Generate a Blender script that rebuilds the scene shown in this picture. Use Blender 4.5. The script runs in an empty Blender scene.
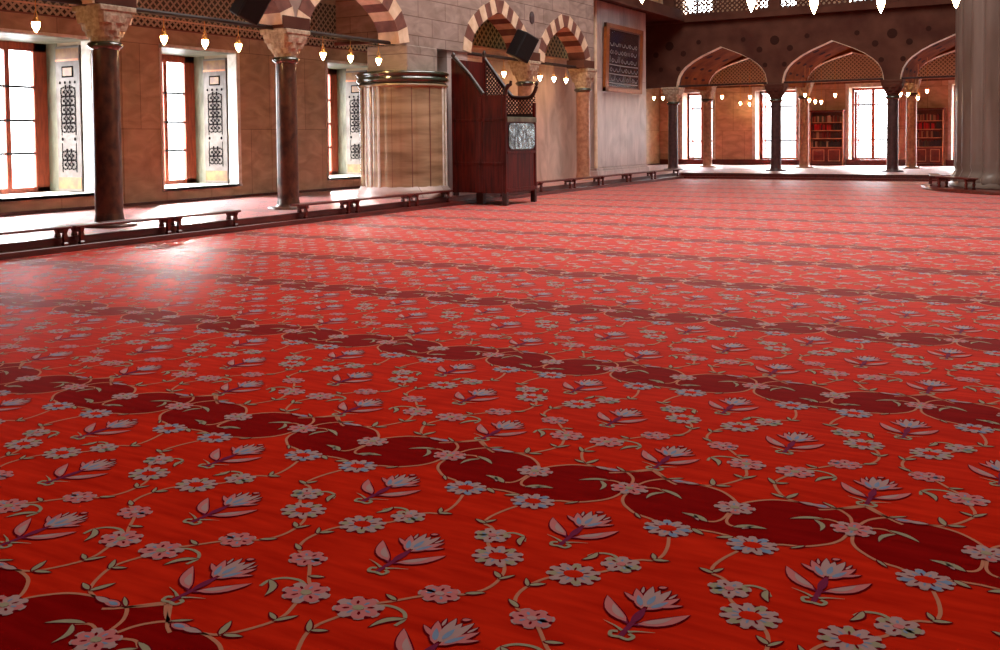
import bpy, math, random
from math import sin, cos, pi
from mathutils import Vector, Matrix
random.seed(7)
SC = bpy.context.scene
COL = SC.collection

# ------------------------------------------------------------------ render look
SC.view_settings.view_transform = 'Standard'
SC.view_settings.look = 'None'
SC.view_settings.exposure = 0.0
SC.view_settings.gamma = 1.0
SC.view_settings.use_curve_mapping = False

# ------------------------------------------------------------------ materials
def srgb(r, g, b):
    f = lambda c: c/12.92 if c <= .04045 else ((c+.055)/1.055)**2.4
    return (f(r/255), f(g/255), f(b/255), 1)

MATS = {}
def mat(name, col, rough=.6, spec=.5, metal=0., col2=None, scale=4., detail=4., stretch=(1, 1, 1), bump=0., bscale=40.,
        sheen=0., coat=0., emit=None, estr=0., ramp=(.35, .65), extra=None):
    if name in MATS: return MATS[name]
    m = bpy.data.materials.new(name); m.use_nodes = True
    nt = m.node_tree; N = nt.nodes; L = nt.links
    b = N['Principled BSDF']
    b.inputs['Roughness'].default_value = rough
    b.inputs['Specular IOR Level'].default_value = spec
    b.inputs['Metallic'].default_value = metal
    b.inputs['Sheen Weight'].default_value = sheen
    b.inputs['Sheen Roughness'].default_value = .35
    b.inputs['Coat Weight'].default_value = coat
    b.inputs['Coat Roughness'].default_value = .15
    b.inputs['Base Color'].default_value = col
    tc = N.new('ShaderNodeTexCoord'); mp = N.new('ShaderNodeMapping')
    L.new(tc.outputs['Object'], mp.inputs['Vector']); mp.inputs['Scale'].default_value = stretch
    if col2 is not None:
        n = N.new('ShaderNodeTexNoise'); n.inputs['Scale'].default_value = scale; n.inputs['Detail'].default_value = detail
        L.new(mp.outputs['Vector'], n.inputs['Vector'])
        r = N.new('ShaderNodeValToRGB'); r.color_ramp.elements[0].position = ramp[0]; r.color_ramp.elements[1].position = ramp[1]
        r.color_ramp.elements[0].color = col; r.color_ramp.elements[1].color = col2
        L.new(n.outputs['Fac'], r.inputs['Fac']); L.new(r.outputs['Color'], b.inputs['Base Color'])
    if bump > 0:
        n2 = N.new('ShaderNodeTexNoise'); n2.inputs['Scale'].default_value = bscale; n2.inputs['Detail'].default_value = 3
        L.new(mp.outputs['Vector'], n2.inputs['Vector'])
        bp = N.new('ShaderNodeBump'); bp.inputs['Strength'].default_value = bump; bp.inputs['Distance'].default_value = .02
        L.new(n2.outputs['Fac'], bp.inputs['Height']); L.new(bp.outputs['Normal'], b.inputs['Normal'])
    if emit is not None:
        b.inputs['Emission Color'].default_value = emit; b.inputs['Emission Strength'].default_value = estr
    if extra: extra(m, nt, N, L, b, mp)
    MATS[name] = m
    return m

def stone_blocks(c1, c2, mortar, bw, bh, msize=.012, axis='YZ', veins=True, vertical=False):
    """ashlar: brick texture whose rows lie along the wall; colour only"""
    def ex(m, nt, N, L, b, mp):
        tc = N.new('ShaderNodeTexCoord'); sp = N.new('ShaderNodeSeparateXYZ'); cb = N.new('ShaderNodeCombineXYZ')
        L.new(tc.outputs['Object'], sp.inputs[0])
        if axis == 'YZ': L.new(sp.outputs['Y'], cb.inputs['X']); L.new(sp.outputs['Z'], cb.inputs['Y'])
        else: L.new(sp.outputs['X'], cb.inputs['X']); L.new(sp.outputs['Z'], cb.inputs['Y'])
        br = N.new('ShaderNodeTexBrick')
        L.new(cb.outputs[0], br.inputs['Vector'])
        br.inputs['Scale'].default_value = 1
        br.inputs['Brick Width'].default_value = bw; br.inputs['Row Height'].default_value = bh
        br.inputs['Mortar Size'].default_value = msize; br.inputs['Mortar Smooth'].default_value = .3
        br.inputs['Color1'].default_value = c1; br.inputs['Color2'].default_value = c2; br.inputs['Mortar'].default_value = mortar
        n = N.new('ShaderNodeTexNoise'); n.inputs['Scale'].default_value = 1.6; n.inputs['Detail'].default_value = 6
        n.inputs['Distortion'].default_value = 1.2
        mp2 = N.new('ShaderNodeMapping'); mp2.inputs['Scale'].default_value = (1, 1, 2.2 if not vertical else .5)
        L.new(tc.outputs['Object'], mp2.inputs[0]); L.new(mp2.outputs[0], n.inputs['Vector'])
        r = N.new('ShaderNodeValToRGB'); r.color_ramp.elements[0].position = .3; r.color_ramp.elements[1].position = .75
        r.color_ramp.elements[0].color = (.55, .5, .46, 1); r.color_ramp.elements[1].color = (1.15, 1.12, 1.1, 1)
        L.new(n.outputs['Fac'], r.inputs['Fac'])
        mx = N.new('ShaderNodeMix'); mx.data_type = 'RGBA'; mx.blend_type = 'MULTIPLY'; mx.inputs['Factor'].default_value = .8
        L.new(br.outputs['Color'], mx.inputs['A']); L.new(r.outputs['Color'], mx.inputs['B'])
        L.new(mx.outputs['Result'], b.inputs['Base Color'])
        bp = N.new('ShaderNodeBump'); bp.inputs['Strength'].default_value = .35; bp.inputs['Distance'].default_value = .01
        inv = N.new('ShaderNodeMath'); inv.operation = 'SUBTRACT'; inv.inputs[0].default_value = 1
        L.new(br.outputs['Fac'], inv.inputs[1]); L.new(inv.outputs[0], bp.inputs['Height']); L.new(bp.outputs['Normal'], b.inputs['Normal'])
    return ex

def tile_pattern(bg, fg, sc, axis='YZ', th=.09):
    """glazed tile: interlaced ring lattice in light glaze on a dark ground"""
    def ex(m, nt, N, L, b, mp):
        tc = N.new('ShaderNodeTexCoord'); sp = N.new('ShaderNodeSeparateXYZ')
        L.new(tc.outputs['Object'], sp.inputs[0])
        def M(op, a, bb=None):
            x = N.new('ShaderNodeMath'); x.operation = op
            if isinstance(a, (int, float)): x.inputs[0].default_value = a
            else: L.new(a, x.inputs[0])
            if bb is not None:
                if isinstance(bb, (int, float)): x.inputs[1].default_value = bb
                else: L.new(bb, x.inputs[1])
            return x.outputs[0]
        a0 = sp.outputs['Y'] if axis == 'YZ' else sp.outputs['X']
        u = M('MULTIPLY', a0, sc); v = M('MULTIPLY', sp.outputs['Z'], sc)
        def rings(ou, ov, rad):
            fu = M('SUBTRACT', M('FRACT', M('ADD', u, ou)), .5); fv = M('SUBTRACT', M('FRACT', M('ADD', v, ov)), .5)
            d = M('SQRT', M('ADD', M('MULTIPLY', fu, fu), M('MULTIPLY', fv, fv)))
            return M('LESS_THAN', M('ABSOLUTE', M('SUBTRACT', d, rad)), th)
        s = M('MAXIMUM', rings(0, 0, .4), rings(.5, .5, .4))
        s = M('MAXIMUM', s, rings(.5, 0, .04))
        mx = N.new('ShaderNodeMix'); mx.data_type = 'RGBA'
        L.new(s, mx.inputs['Factor']); mx.inputs['A'].default_value = bg; mx.inputs['B'].default_value = fg
        L.new(mx.outputs['Result'], b.inputs['Base Color'])
    return ex

def add_pile(m, nt, N, L, b, mp):
    """carpet: slow woven tone streaks in the base colour, fine pile bump"""
    tc = N.new('ShaderNodeTexCoord')
    mp3 = N.new('ShaderNodeMapping'); mp3.inputs['Scale'].default_value = (2.2, 14, 1)
    L.new(tc.outputs['Object'], mp3.inputs[0])
    n = N.new('ShaderNodeTexNoise'); n.inputs['Scale'].default_value = 1.4; n.inputs['Detail'].default_value = 5
    L.new(mp3.outputs[0], n.inputs['Vector'])
    r = N.new('ShaderNodeValToRGB'); r.color_ramp.elements[0].color = (.78, .7, .7, 1); r.color_ramp.elements[1].color = (1.12, 1.3, 1.2, 1)
    r.color_ramp.elements[0].position = .3; r.color_ramp.elements[1].position = .7
    L.new(n.outputs['Fac'], r.inputs['Fac'])
    mx = N.new('ShaderNodeMix'); mx.data_type = 'RGBA'; mx.blend_type = 'MULTIPLY'; mx.inputs['Factor'].default_value = 1
    mx.inputs['A'].default_value = b.inputs['Base Color'].default_value
    L.new(r.outputs['Color'], mx.inputs['B']); L.new(mx.outputs['Result'], b.inputs['Base Color'])
    n2 = N.new('ShaderNodeTexNoise'); n2.inputs['Scale'].default_value = 3.; n2.inputs['Detail'].default_value = 8
    L.new(tc.outputs['Object'], n2.inputs['Vector'])
    bp = N.new('ShaderNodeBump'); bp.inputs['Strength'].default_value = .12; bp.inputs['Distance'].default_value = .02
    L.new(n2.outputs['Fac'], bp.inputs['Height']); L.new(bp.outputs['Normal'], b.inputs['Normal'])

GLK = .8
CS = dict(rough=.8, spec=.0, sheen=.0)
C_FIELD = mat('carpet_field', (.58, .018, .006, 1), extra=add_pile, **CS)
C_BAND = mat('carpet_band', (.24, .003, .003, 1), extra=add_pile, **CS)
C_VINE = mat('carpet_vine', (.52, .20, .12, 1), **CS)
C_PINK = mat('carpet_pink', (.56, .17, .17, 1), **CS)
C_SAGE = mat('carpet_sage', (.34, .29, .19, 1), **CS)
C_BLUE = mat('carpet_blue', (.20, .27, .40, 1), **CS)
C_PURP = mat('carpet_purple', (.19, .02, .06, 1), **CS)
C_DARK = mat('carpet_outline', (.16, .004, .010, 1), **CS)
C_GREY = mat('carpet_grey_pink', (.44, .27, .26, 1), **CS)
def grazing_gloss(m, k, power=7., rough=.5):
    """carpet glare: a soft gloss that only shows at grazing view angles (steep Fresnel)"""
    nt = m.node_tree; N = nt.nodes; L = nt.links; out = N['Material Output']; b = N['Principled BSDF']
    lw = N.new('ShaderNodeLayerWeight'); lw.inputs['Blend'].default_value = .5
    p = N.new('ShaderNodeMath'); p.operation = 'POWER'; p.inputs[1].default_value = power; L.new(lw.outputs['Facing'], p.inputs[0])
    q = N.new('ShaderNodeMath'); q.operation = 'MULTIPLY'; q.inputs[1].default_value = k; L.new(p.outputs[0], q.inputs[0])
    g = N.new('ShaderNodeBsdfGlossy'); g.inputs['Roughness'].default_value = rough
    mx = N.new('ShaderNodeMixShader'); L.new(q.outputs[0], mx.inputs[0]); L.new(b.outputs[0], mx.inputs[1]); L.new(g.outputs[0], mx.inputs[2])
    L.new(mx.outputs[0], out.inputs['Surface'])
C_FIELD2 = mat('glare_carpet_field', (.62, .09, .075, 1), extra=add_pile, **CS)  # platform carpet: window glare painted in as a paler base colour
C_BAND2 = mat('glare_carpet_band', (.34, .03, .03, 1), extra=add_pile, **CS)
CARPET_M = [C_FIELD, C_BAND, C_VINE, C_PINK, C_SAGE, C_BLUE, C_PURP, C_DARK, C_GREY]

M_WALL = mat('brown_marble', (1, 1, 1, 1), rough=.45, spec=.4, extra=stone_blocks(srgb(188, 168, 140), srgb(174, 154, 126), srgb(128, 106, 84), 1.25, 1.75, .008))
M_STONE = mat('mauve_limestone', (1, 1, 1, 1), rough=.7, spec=.25, extra=stone_blocks(srgb(164, 146, 136), srgb(152, 134, 126), srgb(116, 96, 88), 1.1, .42, .012))
M_BLIND = mat('pale_warm_marble', (1, 1, 1, 1), rough=.45, spec=.4, extra=stone_blocks(srgb(212, 190, 176), srgb(204, 182, 168), srgb(170, 146, 132), 1.7, 3.6, .006, vertical=True))
M_STONEX = mat('mauve_limestone_cross', (1, 1, 1, 1), rough=.7, spec=.25, extra=stone_blocks(srgb(196, 170, 150), srgb(184, 158, 140), srgb(140, 112, 98), 1.1, .42, .012, 'XZ'))
M_PIER = mat('grey_marble_panels', (1, 1, 1, 1), rough=.35, spec=.45, extra=stone_blocks(srgb(205, 186, 180), srgb(190, 172, 168), srgb(150, 125, 118), .62, 3.4, .008, vertical=True))
M_FAR = mat('tan_wall_marble', (1, 1, 1, 1), rough=.5, spec=.35, extra=stone_blocks(srgb(214, 184, 156), srgb(204, 172, 144), srgb(160, 128, 102), 1.0, 1.7, .01, 'XZ'))
M_SPAN = mat('dark_painted_plaster', srgb(92, 58, 46), rough=.85, spec=.1, col2=srgb(74, 42, 34), scale=1.4)
M_VAULT = mat('red_brown_vault', srgb(122, 70, 34), rough=.95, spec=.05, col2=srgb(92, 50, 24), scale=1.5)
M_PAINT = mat('near_black_paint', srgb(56, 33, 27), rough=.95, spec=.05)
M_CREAM = mat('cream_stone', srgb(222, 196, 168), rough=.6, spec=.3, col2=srgb(200, 170, 140), scale=5)
M_VRED = mat('purple_brown_stone', srgb(120, 78, 66), rough=.6, spec=.3, col2=srgb(98, 60, 52), scale=5)
M_TRIM = mat('white_marble_trim', srgb(238, 238, 230), rough=.4, spec=.4, col2=srgb(205, 205, 192), scale=6)
M_CAP = mat('carved_capital_stone', srgb(190, 172, 148), rough=.65, spec=.3, col2=srgb(146, 124, 102), scale=14, bump=.6, bscale=30)
M_SHAFT = mat('dark_red_porphyry', srgb(96, 58, 42), rough=.32, spec=.45, col2=srgb(54, 32, 27), scale=9, detail=8, stretch=(1, 1, .6), coat=.15)
M_SHAFTL = mat('brown_pink_granite', srgb(176, 128, 100), rough=.3, spec=.5, col2=srgb(140, 94, 72), scale=9, detail=8, coat=.2)
M_SHAFTD = mat('dark_grey_porphyry', srgb(78, 54, 54), rough=.35, spec=.5, col2=srgb(52, 34, 34), scale=9, detail=8)
M_DRUM = mat('banded_brown_marble', srgb(180, 156, 124), rough=.22, spec=.55, col2=srgb(122, 100, 76), scale=2.0, detail=6, stretch=(.35, .35, 2.4), coat=.2, ramp=(.35, .7))
M_RING = mat('green_brown_marble_ring', srgb(64, 52, 36), rough=.15, spec=.7, col2=srgb(40, 60, 48), scale=3, coat=.8)
M_FLUTE = mat('grey_fluted_marble', srgb(112, 98, 90), rough=.28, spec=.5, col2=srgb(78, 60, 52), scale=1.2, stretch=(1, 1, .25), detail=6, coat=.2)
M_WOOD = mat('dark_red_wood', srgb(98, 34, 24), rough=.3, spec=.5, col2=srgb(62, 18, 14), scale=4, stretch=(4, .6, 4), coat=.3)
M_WOODV = mat('mahogany_panel', srgb(90, 20, 12), rough=.45, spec=.2, col2=srgb(52, 10, 7), scale=3, stretch=(5, 5, .5), coat=.0)
M_RAIL = mat('near_black_wood', srgb(42, 24, 20), rough=.35, spec=.5)
M_FRAME = mat('red_brown_window_wood', srgb(150, 66, 40), rough=.4, spec=.4, col2=srgb(118, 44, 26), scale=5, stretch=(4, 4, .6))
M_BAR = mat('dark_grey_iron', srgb(46, 42, 44), rough=.5, spec=.5, metal=.3)
M_IRON = mat('black_tie_iron', srgb(34, 22, 18), rough=.6, spec=.4)
M_GILT = mat('gilt_wood', srgb(160, 88, 36), rough=.35, spec=.5, col2=srgb(140, 72, 26), scale=8, metal=.25)
M_YELL = mat('ochre_wood', srgb(120, 84, 32), rough=.45, spec=.4, col2=srgb(96, 58, 22), scale=6)
M_SHUT = mat('pale_inlaid_wood', srgb(98, 88, 80), rough=.5, spec=.3, col2=srgb(80, 68, 60), scale=4)
M_INLAY = mat('dark_inlay', srgb(16, 10, 10), rough=.9, spec=.05)
M_GREENJ = mat('pale_green_marble', srgb(112, 110, 92), rough=.45, spec=.3, col2=srgb(76, 72, 58), scale=3, stretch=(1, 1, .5))
M_TILE = mat('dark_lattice_tile', (1, 1, 1, 1), rough=.25, spec=.5, extra=tile_pattern(srgb(78, 80, 72), srgb(172, 164, 142), 5.6, 'YZ', .08))
M_TILEB = mat('crest_tile', (1, 1, 1, 1), rough=.25, spec=.5, extra=tile_pattern(srgb(50, 46, 42), srgb(174, 160, 138), 6.2, 'YZ', .11))
M_TILEX = mat('green_gold_tile', (1, 1, 1, 1), rough=.3, spec=.4, extra=tile_pattern(srgb(112, 104, 86), srgb(196, 186, 158), 6.2, 'XZ', .09))
M_TILEG = mat('green_flower_tile', (1, 1, 1, 1), rough=.3, spec=.4, extra=tile_pattern(srgb(62, 92, 68), srgb(205, 210, 160), 4.4, 'YZ', .09))
M_BLACK = mat('black_plastic', srgb(24, 22, 24), rough=.5, spec=.4)
M_GRILL = mat('charcoal_cloth', srgb(34, 32, 32), rough=.9, spec=.2, bump=.4, bscale=200)
M_BRASS = mat('brass', srgb(214, 150, 70), rough=.35, metal=.8)
M_BULB = mat('lit_glass_bulb', (1, .9, .7, 1), rough=.3, emit=(1, .62, .26, 1), estr=70)
M_INK = mat('calligraphy_board', srgb(52, 34, 34), rough=.18, spec=.6, col2=srgb(34, 32, 52), scale=1.6, coat=.6)
M_WHITE = mat('pale_lettering', srgb(140, 130, 126), rough=.6)
M_SILV = mat('tarnished_mirror', srgb(150, 166, 170), rough=.16, spec=.8, metal=.75, col2=srgb(52, 66, 74), scale=7, detail=8, bump=.5, bscale=9, ramp=(.38, .62))
M_PLASTER = mat('hall_plaster', srgb(150, 128, 112), rough=.9, spec=.1)
M_SHELFW = mat('honey_shelf_wood', srgb(222, 176, 130), rough=.4, spec=.4, col2=srgb(196, 142, 100), scale=5)
M_CABW = mat('cherry_cabinet_wood', srgb(120, 42, 30), rough=.35, spec=.5, col2=srgb(92, 28, 22), scale=4)
M_GLASS = bpy.data.materials.new('window_glass'); M_GLASS.use_nodes = True
_n = M_GLASS.node_tree; _n.nodes.clear()
_o = _n.nodes.new('ShaderNodeOutputMaterial'); _t = _n.nodes.new('ShaderNodeBsdfTransparent'); _g = _n.nodes.new('ShaderNodeBsdfGlossy')
_g.inputs['Roughness'].default_value = .05; _m = _n.nodes.new('ShaderNodeMixShader'); _m.inputs[0].default_value = .06
_n.links.new(_t.outputs[0], _m.inputs[1]); _n.links.new(_g.outputs[0], _m.inputs[2]); _n.links.new(_m.outputs[0], _o.inputs[0])

for _m in CARPET_M: grazing_gloss(_m, GLK, 17.)
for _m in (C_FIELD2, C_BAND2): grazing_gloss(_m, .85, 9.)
CARPET_GLARE = [C_FIELD2, C_BAND2]+CARPET_M[2:]

# ------------------------------------------------------------------ mesh builder
class MB:
    def __init__(s): s.v = []; s.f = []; s.mi = []; s.sm = []
    def add(s, vs, fs, mi=0, smooth=False):
        o = len(s.v); s.v += [tuple(p) for p in vs]
        for f in fs: s.f.append(tuple(i+o for i in f)); s.mi.append(mi); s.sm.append(smooth)
        return s
    def box(s, x0, x1, y0, y1, z0, z1, mi=0, bev=0):
        if bev <= 0 or min(x1-x0, y1-y0, z1-z0) <= 2.2*bev:
            vs = [(x, y, z) for z in (z0, z1) for y in (y0, y1) for x in (x0, x1)]
            return s.add(vs, [(0, 2, 3, 1), (4, 5, 7, 6), (0, 1, 5, 4), (2, 6, 7, 3), (0, 4, 6, 2), (1, 3, 7, 5)], mi)
        # chamfered in plan and at top and bottom
        def ring(i, z):
            a, b, c, d = x0+i, x1-i, y0+i, y1-i; e = bev
            return [(a+e, c, z), (b-e, c, z), (b, c+e, z), (b, d-e, z), (b-e, d, z), (a+e, d, z), (a, d-e, z), (a, c+e, z)]
        rs = [ring(bev, z0), ring(0, z0+bev), ring(0, z1-bev), ring(bev, z1)]
        rs[0] = [(min(max(p[0], x0+bev), x1-bev), min(max(p[1], y0+bev), y1-bev), z0) for p in ring(0, z0)]
        rs[3] = [(min(max(p[0], x0+bev), x1-bev), min(max(p[1], y0+bev), y1-bev), z1) for p in ring(0, z1)]
        return s.loft(rs, mi)
    def loft(s, rings, mi=0, smooth=False, caps=True):
        n = len(rings[0]); vs = [p for r in rings for p in r]; fs = []
        for k in range(len(rings)-1):
            for i in range(n):
                j = (i+1) % n; fs.append((k*n+i, k*n+j, (k+1)*n+j, (k+1)*n+i))
        s.add(vs, fs, mi, smooth)
        if caps:
            s.add(rings[0], [tuple(range(n))[::-1]], mi); s.add(rings[-1], [tuple(range(n))], mi)
        return s
    def lathe(s, cx, cy, prof, n=32, mi=0, smooth=True, mod=None, caps=True):
        rings = []
        for r, z in prof:
            ring = []
            for i in range(n):
                a = 2*pi*i/n; rr = r if mod is None else mod(a, r, z)
                ring.append((cx+rr*cos(a), cy+rr*sin(a), z))
            rings.append(ring)
        return s.loft(rings, mi, smooth, caps)
    def tube(s, pts, r, n=8, mi=0):
        pts = [Vector(p) for p in pts]; rings = []
        for k, p in enumerate(pts):
            d = (pts[min(k+1, len(pts)-1)]-pts[max(k-1, 0)]).normalized()
            a = d.orthogonal().normalized() if k == 0 else (a-d*a.dot(d)).normalized()
            b = d.cross(a); rr = r[k] if isinstance(r, (list, tuple)) else r
            rings.append([p+a*rr*cos(2*pi*i/n)+b*rr*sin(2*pi*i/n) for i in range(n)])
        return s.loft(rings, mi, True)
    def prism(s, poly, f0, f1, mi=0):
        """poly: 2D points; f0/f1 map a 2D point to the two end faces"""
        n = len(poly); a = [f0(p) for p in poly]; b = [f1(p) for p in poly]
        s.add(a+b, [tuple(range(n))[::-1], tuple(range(n, 2*n))]+[(i, (i+1) % n, n+(i+1) % n, n+i) for i in range(n)], mi)
        return s
    def build(s, name, mats, parent=None, loc=None):
        me = bpy.data.meshes.new(name)
        vs = s.v
        if loc is None: loc = (0, 0, 0)
        me.from_pydata([(x-loc[0], y-loc[1], z-loc[2]) for x, y, z in vs], [], s.f)
        if not isinstance(mats, (list, tuple)): mats = [mats]
        for m in mats: me.materials.append(m)
        me.polygons.foreach_set('material_index', s.mi); me.polygons.foreach_set('use_smooth', s.sm)
        me.update()
        o = bpy.data.objects.new(name, me); COL.objects.link(o)
        if parent is not None:
            o.parent = parent
            pl = Vector(parent.get('_w', (0, 0, 0)))
            o.location = Vector(loc)-pl
        else: o.location = loc
        o['_w'] = tuple(loc)
        return o

def fixn(o):
    import bmesh
    bm = bmesh.new(); bm.from_mesh(o.data); bmesh.ops.recalc_face_normals(bm, faces=bm.faces); bm.to_mesh(o.data); bm.free()
    return o

def tag(o, label, cat, group=None, kind=None):
    o['label'] = label; o['category'] = cat
    if group: o['group'] = group
    if kind: o['kind'] = kind
    return o
def empty(name, loc, label, cat, group=None, kind=None):
    o = bpy.data.objects.new(name, None); COL.objects.link(o); o.location = loc; o.empty_display_size = .1
    o['_w'] = tuple(loc)
    return tag(o, label, cat, group, kind)
def struct(o): o['kind'] = 'structure'; return o
def copy_tree(root, loc, label=None, group=None, rotz=None):
    r = root.copy(); COL.objects.link(r); r.location = loc
    if rotz is not None: r.rotation_euler.z = rotz
    if label: r['label'] = label
    if group: r['group'] = group
    for ch in list(root.children):
        c = ch.copy(); COL.objects.link(c); c.parent = r
        for g in list(ch.children):
            d = g.copy(); COL.objects.link(d); d.parent = c
    return r

# ------------------------------------------------------------------ main dimensions (metres)
XS = -11.8      # front of the side step
XL = -11.95     # front of the side platform
XW = -16.45     # side wall face
XA = -12.85      # side arcade axis
YS = 33.3       # front of the far step
YB = 43.2       # far wall face
PZ = .19        # platform height
ZG = 5.88       # underside of gallery
XR = 9.0; YK = -6.0; ZC = 16.0

# ------------------------------------------------------------------ carpet pattern
def smooth_line(P, n=5):
    P = [Vector((p[0], p[1])) for p in P]; out = []
    for i in range(len(P)-1):
        p0 = P[i-1] if i > 0 else P[i]*2-P[i+1]; p1 = P[i]; p2 = P[i+1]; p3 = P[i+2] if i+2 < len(P) else P[i+1]*2-P[i]
        for k in range(n):
            t = k/n
            out.append(.5*((2*p1)+(p2-p0)*t+(2*p0-5*p1+4*p2-p3)*t*t+(3*p1-p0-3*p2+p3)*t**3))
    out.append(P[-1]); return out

class Pat:
    """flat shapes of the woven pattern: (polygon points, layer height, material index)"""
    def __init__(s, detail): s.sh = []; s.d = detail
    def poly(s, P, z, m): s.sh.append(([(p[0], p[1]) for p in P], z, m))
    def stroke(s, P, w, m, z=.002, taper=False, outline=True):
        L = smooth_line(P, 5 if s.d else 2); n = len(L); A = []; B = []
        for k, p in enumerate(L):
            d = (L[min(k+1, n-1)]-L[max(k-1, 0)]); d = d.normalized() if d.length > 0 else Vector((1, 0)); q = Vector((-d.y, d.x))
            t = k/(n-1); ww = w*(1-.85*t) if taper == 1 else (w*(.25+1.5*sin(pi*min(1, t*1.05))**1) if taper == 2 else w)
            A.append(p+q*ww/2); B.append(p-q*ww/2)
        for k in range(n-1): s.poly([A[k], B[k], B[k+1], A[k+1]], z, m)
    def leaf(s, a, b, w, m, z=.003, bend=0., out=True, mid=None):
        a = Vector(a); b = Vector(b); d = b-a; L = d.length
        if L < 1e-6: return
        d /= L; q = Vector((-d.y, d.x)); n = 7 if s.d else 4
        def pts(ws, ex=0):
            up = []; dn = []
            for k in range(n+1):
                t = k/n; c = a-d*ex+d*(L+2*ex)*t+q*bend*sin(pi*t)
                h = ws*sin(pi*t**.8)**.8/2 if 0 < t < 1 else 0
                up.append(c+q*h); dn.append(c-q*h)
            return up+dn[-2:0:-1]
        if out and s.d: s.poly(pts(w+.012, .006), z-.0007, 7)
        s.poly(pts(w), z, m)
        if mid is not None and s.d:
            a2 = a; s.poly([a+d*L*.2+(p-a)*.0 if False else a+d*L*.12+(p-a)*.55 for p in pts(w)], z+.0005, mid)
    def flower(s, c, rx, ry, n, m, m2, cm=None, z=.003, rot=0., ring=False):
        c = Vector(c)
        def el(cc, a, b, ang, k=8):
            ca, sa = cos(ang), sin(ang)
            return [cc+Vector((a*cos(t)*ca-b*sin(t)*sa, a*cos(t)*sa+b*sin(t)*ca)) for t in [2*pi*i/k for i in range(k)]]
        if not s.d:
            for i in range(5):
                a = rot+2*pi*i/5; s.poly(el(c+Vector((rx*.6*cos(a), ry*.6*sin(a))), rx*.5, ry*.42, a, 5), z+.0001*i, [8, m, m2, m, 8][i])
            if cm is not None: s.poly(el(c, rx*.3, ry*.3, 0, 6), z+.001, cm)
            return
        s.poly(el(c, rx*(1.02), ry*(1.02), 0, 20), z-.0012, 7)
        for i in range(n):
            a = rot+2*pi*i/n; R = .62; pc = c+Vector((rx*R*cos(a), ry*R*sin(a)))
            wd = 2.9/n*rx*.72
            s.poly(el(pc, rx*.38, wd*1.22, a, 9), z+.0001*(i%3), m if (i % 3) else m2)
            tip = c+Vector((rx*1.0*cos(a), ry*1.0*sin(a)))
            s.poly(el(tip, rx*.12, wd*.9, a, 6), z-.0003, 8)
            s.poly(el(pc-Vector((cos(a), sin(a)))*rx*.08, rx*.17, wd*.28, a, 5), z+.0006, 7 if i % 2 else 5)
        if ring:
            s.poly(el(c, rx*.42, ry*.38, 0, 12), z+.0009, 0)
        if cm is not None:
            s.poly(el(c, rx*.26, ry*.26, 0, 8), z+.0012, cm)
    def tulip(s, x, y0, m=3, m2=8, H=.375):
        """a broken-petalled tulip standing up the cloth from (x, y0)"""
        k = H/.375
        def P(a, b): return (x+a*k, y0+b*k)
        s.stroke([P(0, 0), P(0, .11), P(0, .22)], .018, 6, .0026)
        for sg in (-1, 1):
            s.leaf(P(sg*.018, .100), P(sg*.140, .232), .044, m, .0035, bend=-sg*.014, mid=m2)
            s.stroke([P(sg*.01, .045), P(sg*.04, .062), P(sg*.085, .078)], .012, 4, .003, taper=1)
            s.stroke([P(sg*.0, .005), P(sg*.028, .002), P(sg*.036, .025), P(sg*.018, .034)], .013, 4, .003)
            s.leaf(P(sg*.008, .200), P(sg*.075, .322), .036, m, .0038, mid=5)
            s.leaf(P(sg*.006, .215), P(sg*.032, .362), .034, m2, .0041)
            s.leaf(P(sg*.034, .235), P(sg*.100, .280), .018, m, .0036)
            s.leaf(P(sg*.010, .09), P(sg*.075, .150), .018, 6, .0031)
        s.leaf(P(0, .215), P(0, .345), .036, m2, .0044, mid=5)
        s.leaf(P(-.012, .362), P(.012, .377), .018, m, .0040)
        if s.d:
            s.leaf(P(0, .10), P(0, .215), .030, 6, .0033, out=False)
            for sg in (-1, 1): s.leaf(P(sg*.045, .300), P(sg*.058, .345), .010, 8, .0043)

T_EDGE = [(0, .255), (.06, .212), (.12, .180), (.20, .186), (.25, .187), (.30, .178), (.352, .158), (.40, .118), (.430, .08), (.455, .03)]
B_EDGE = [(0, -.06), (.02, -.12), (.04, -.165), (.078, -.205), (.117, -.238), (.16, -.258), (.203, -.272), (.265, -.295), (.36, -.295), (.455, -.285)]
def lerp_edge(E, u):
    for (a, b), (c, d) in zip(E[:-1], E[1:]):
        if a <= u <= c: return b+(d-b)*(u-a)/(c-a)
    return E[-1][1]

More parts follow.
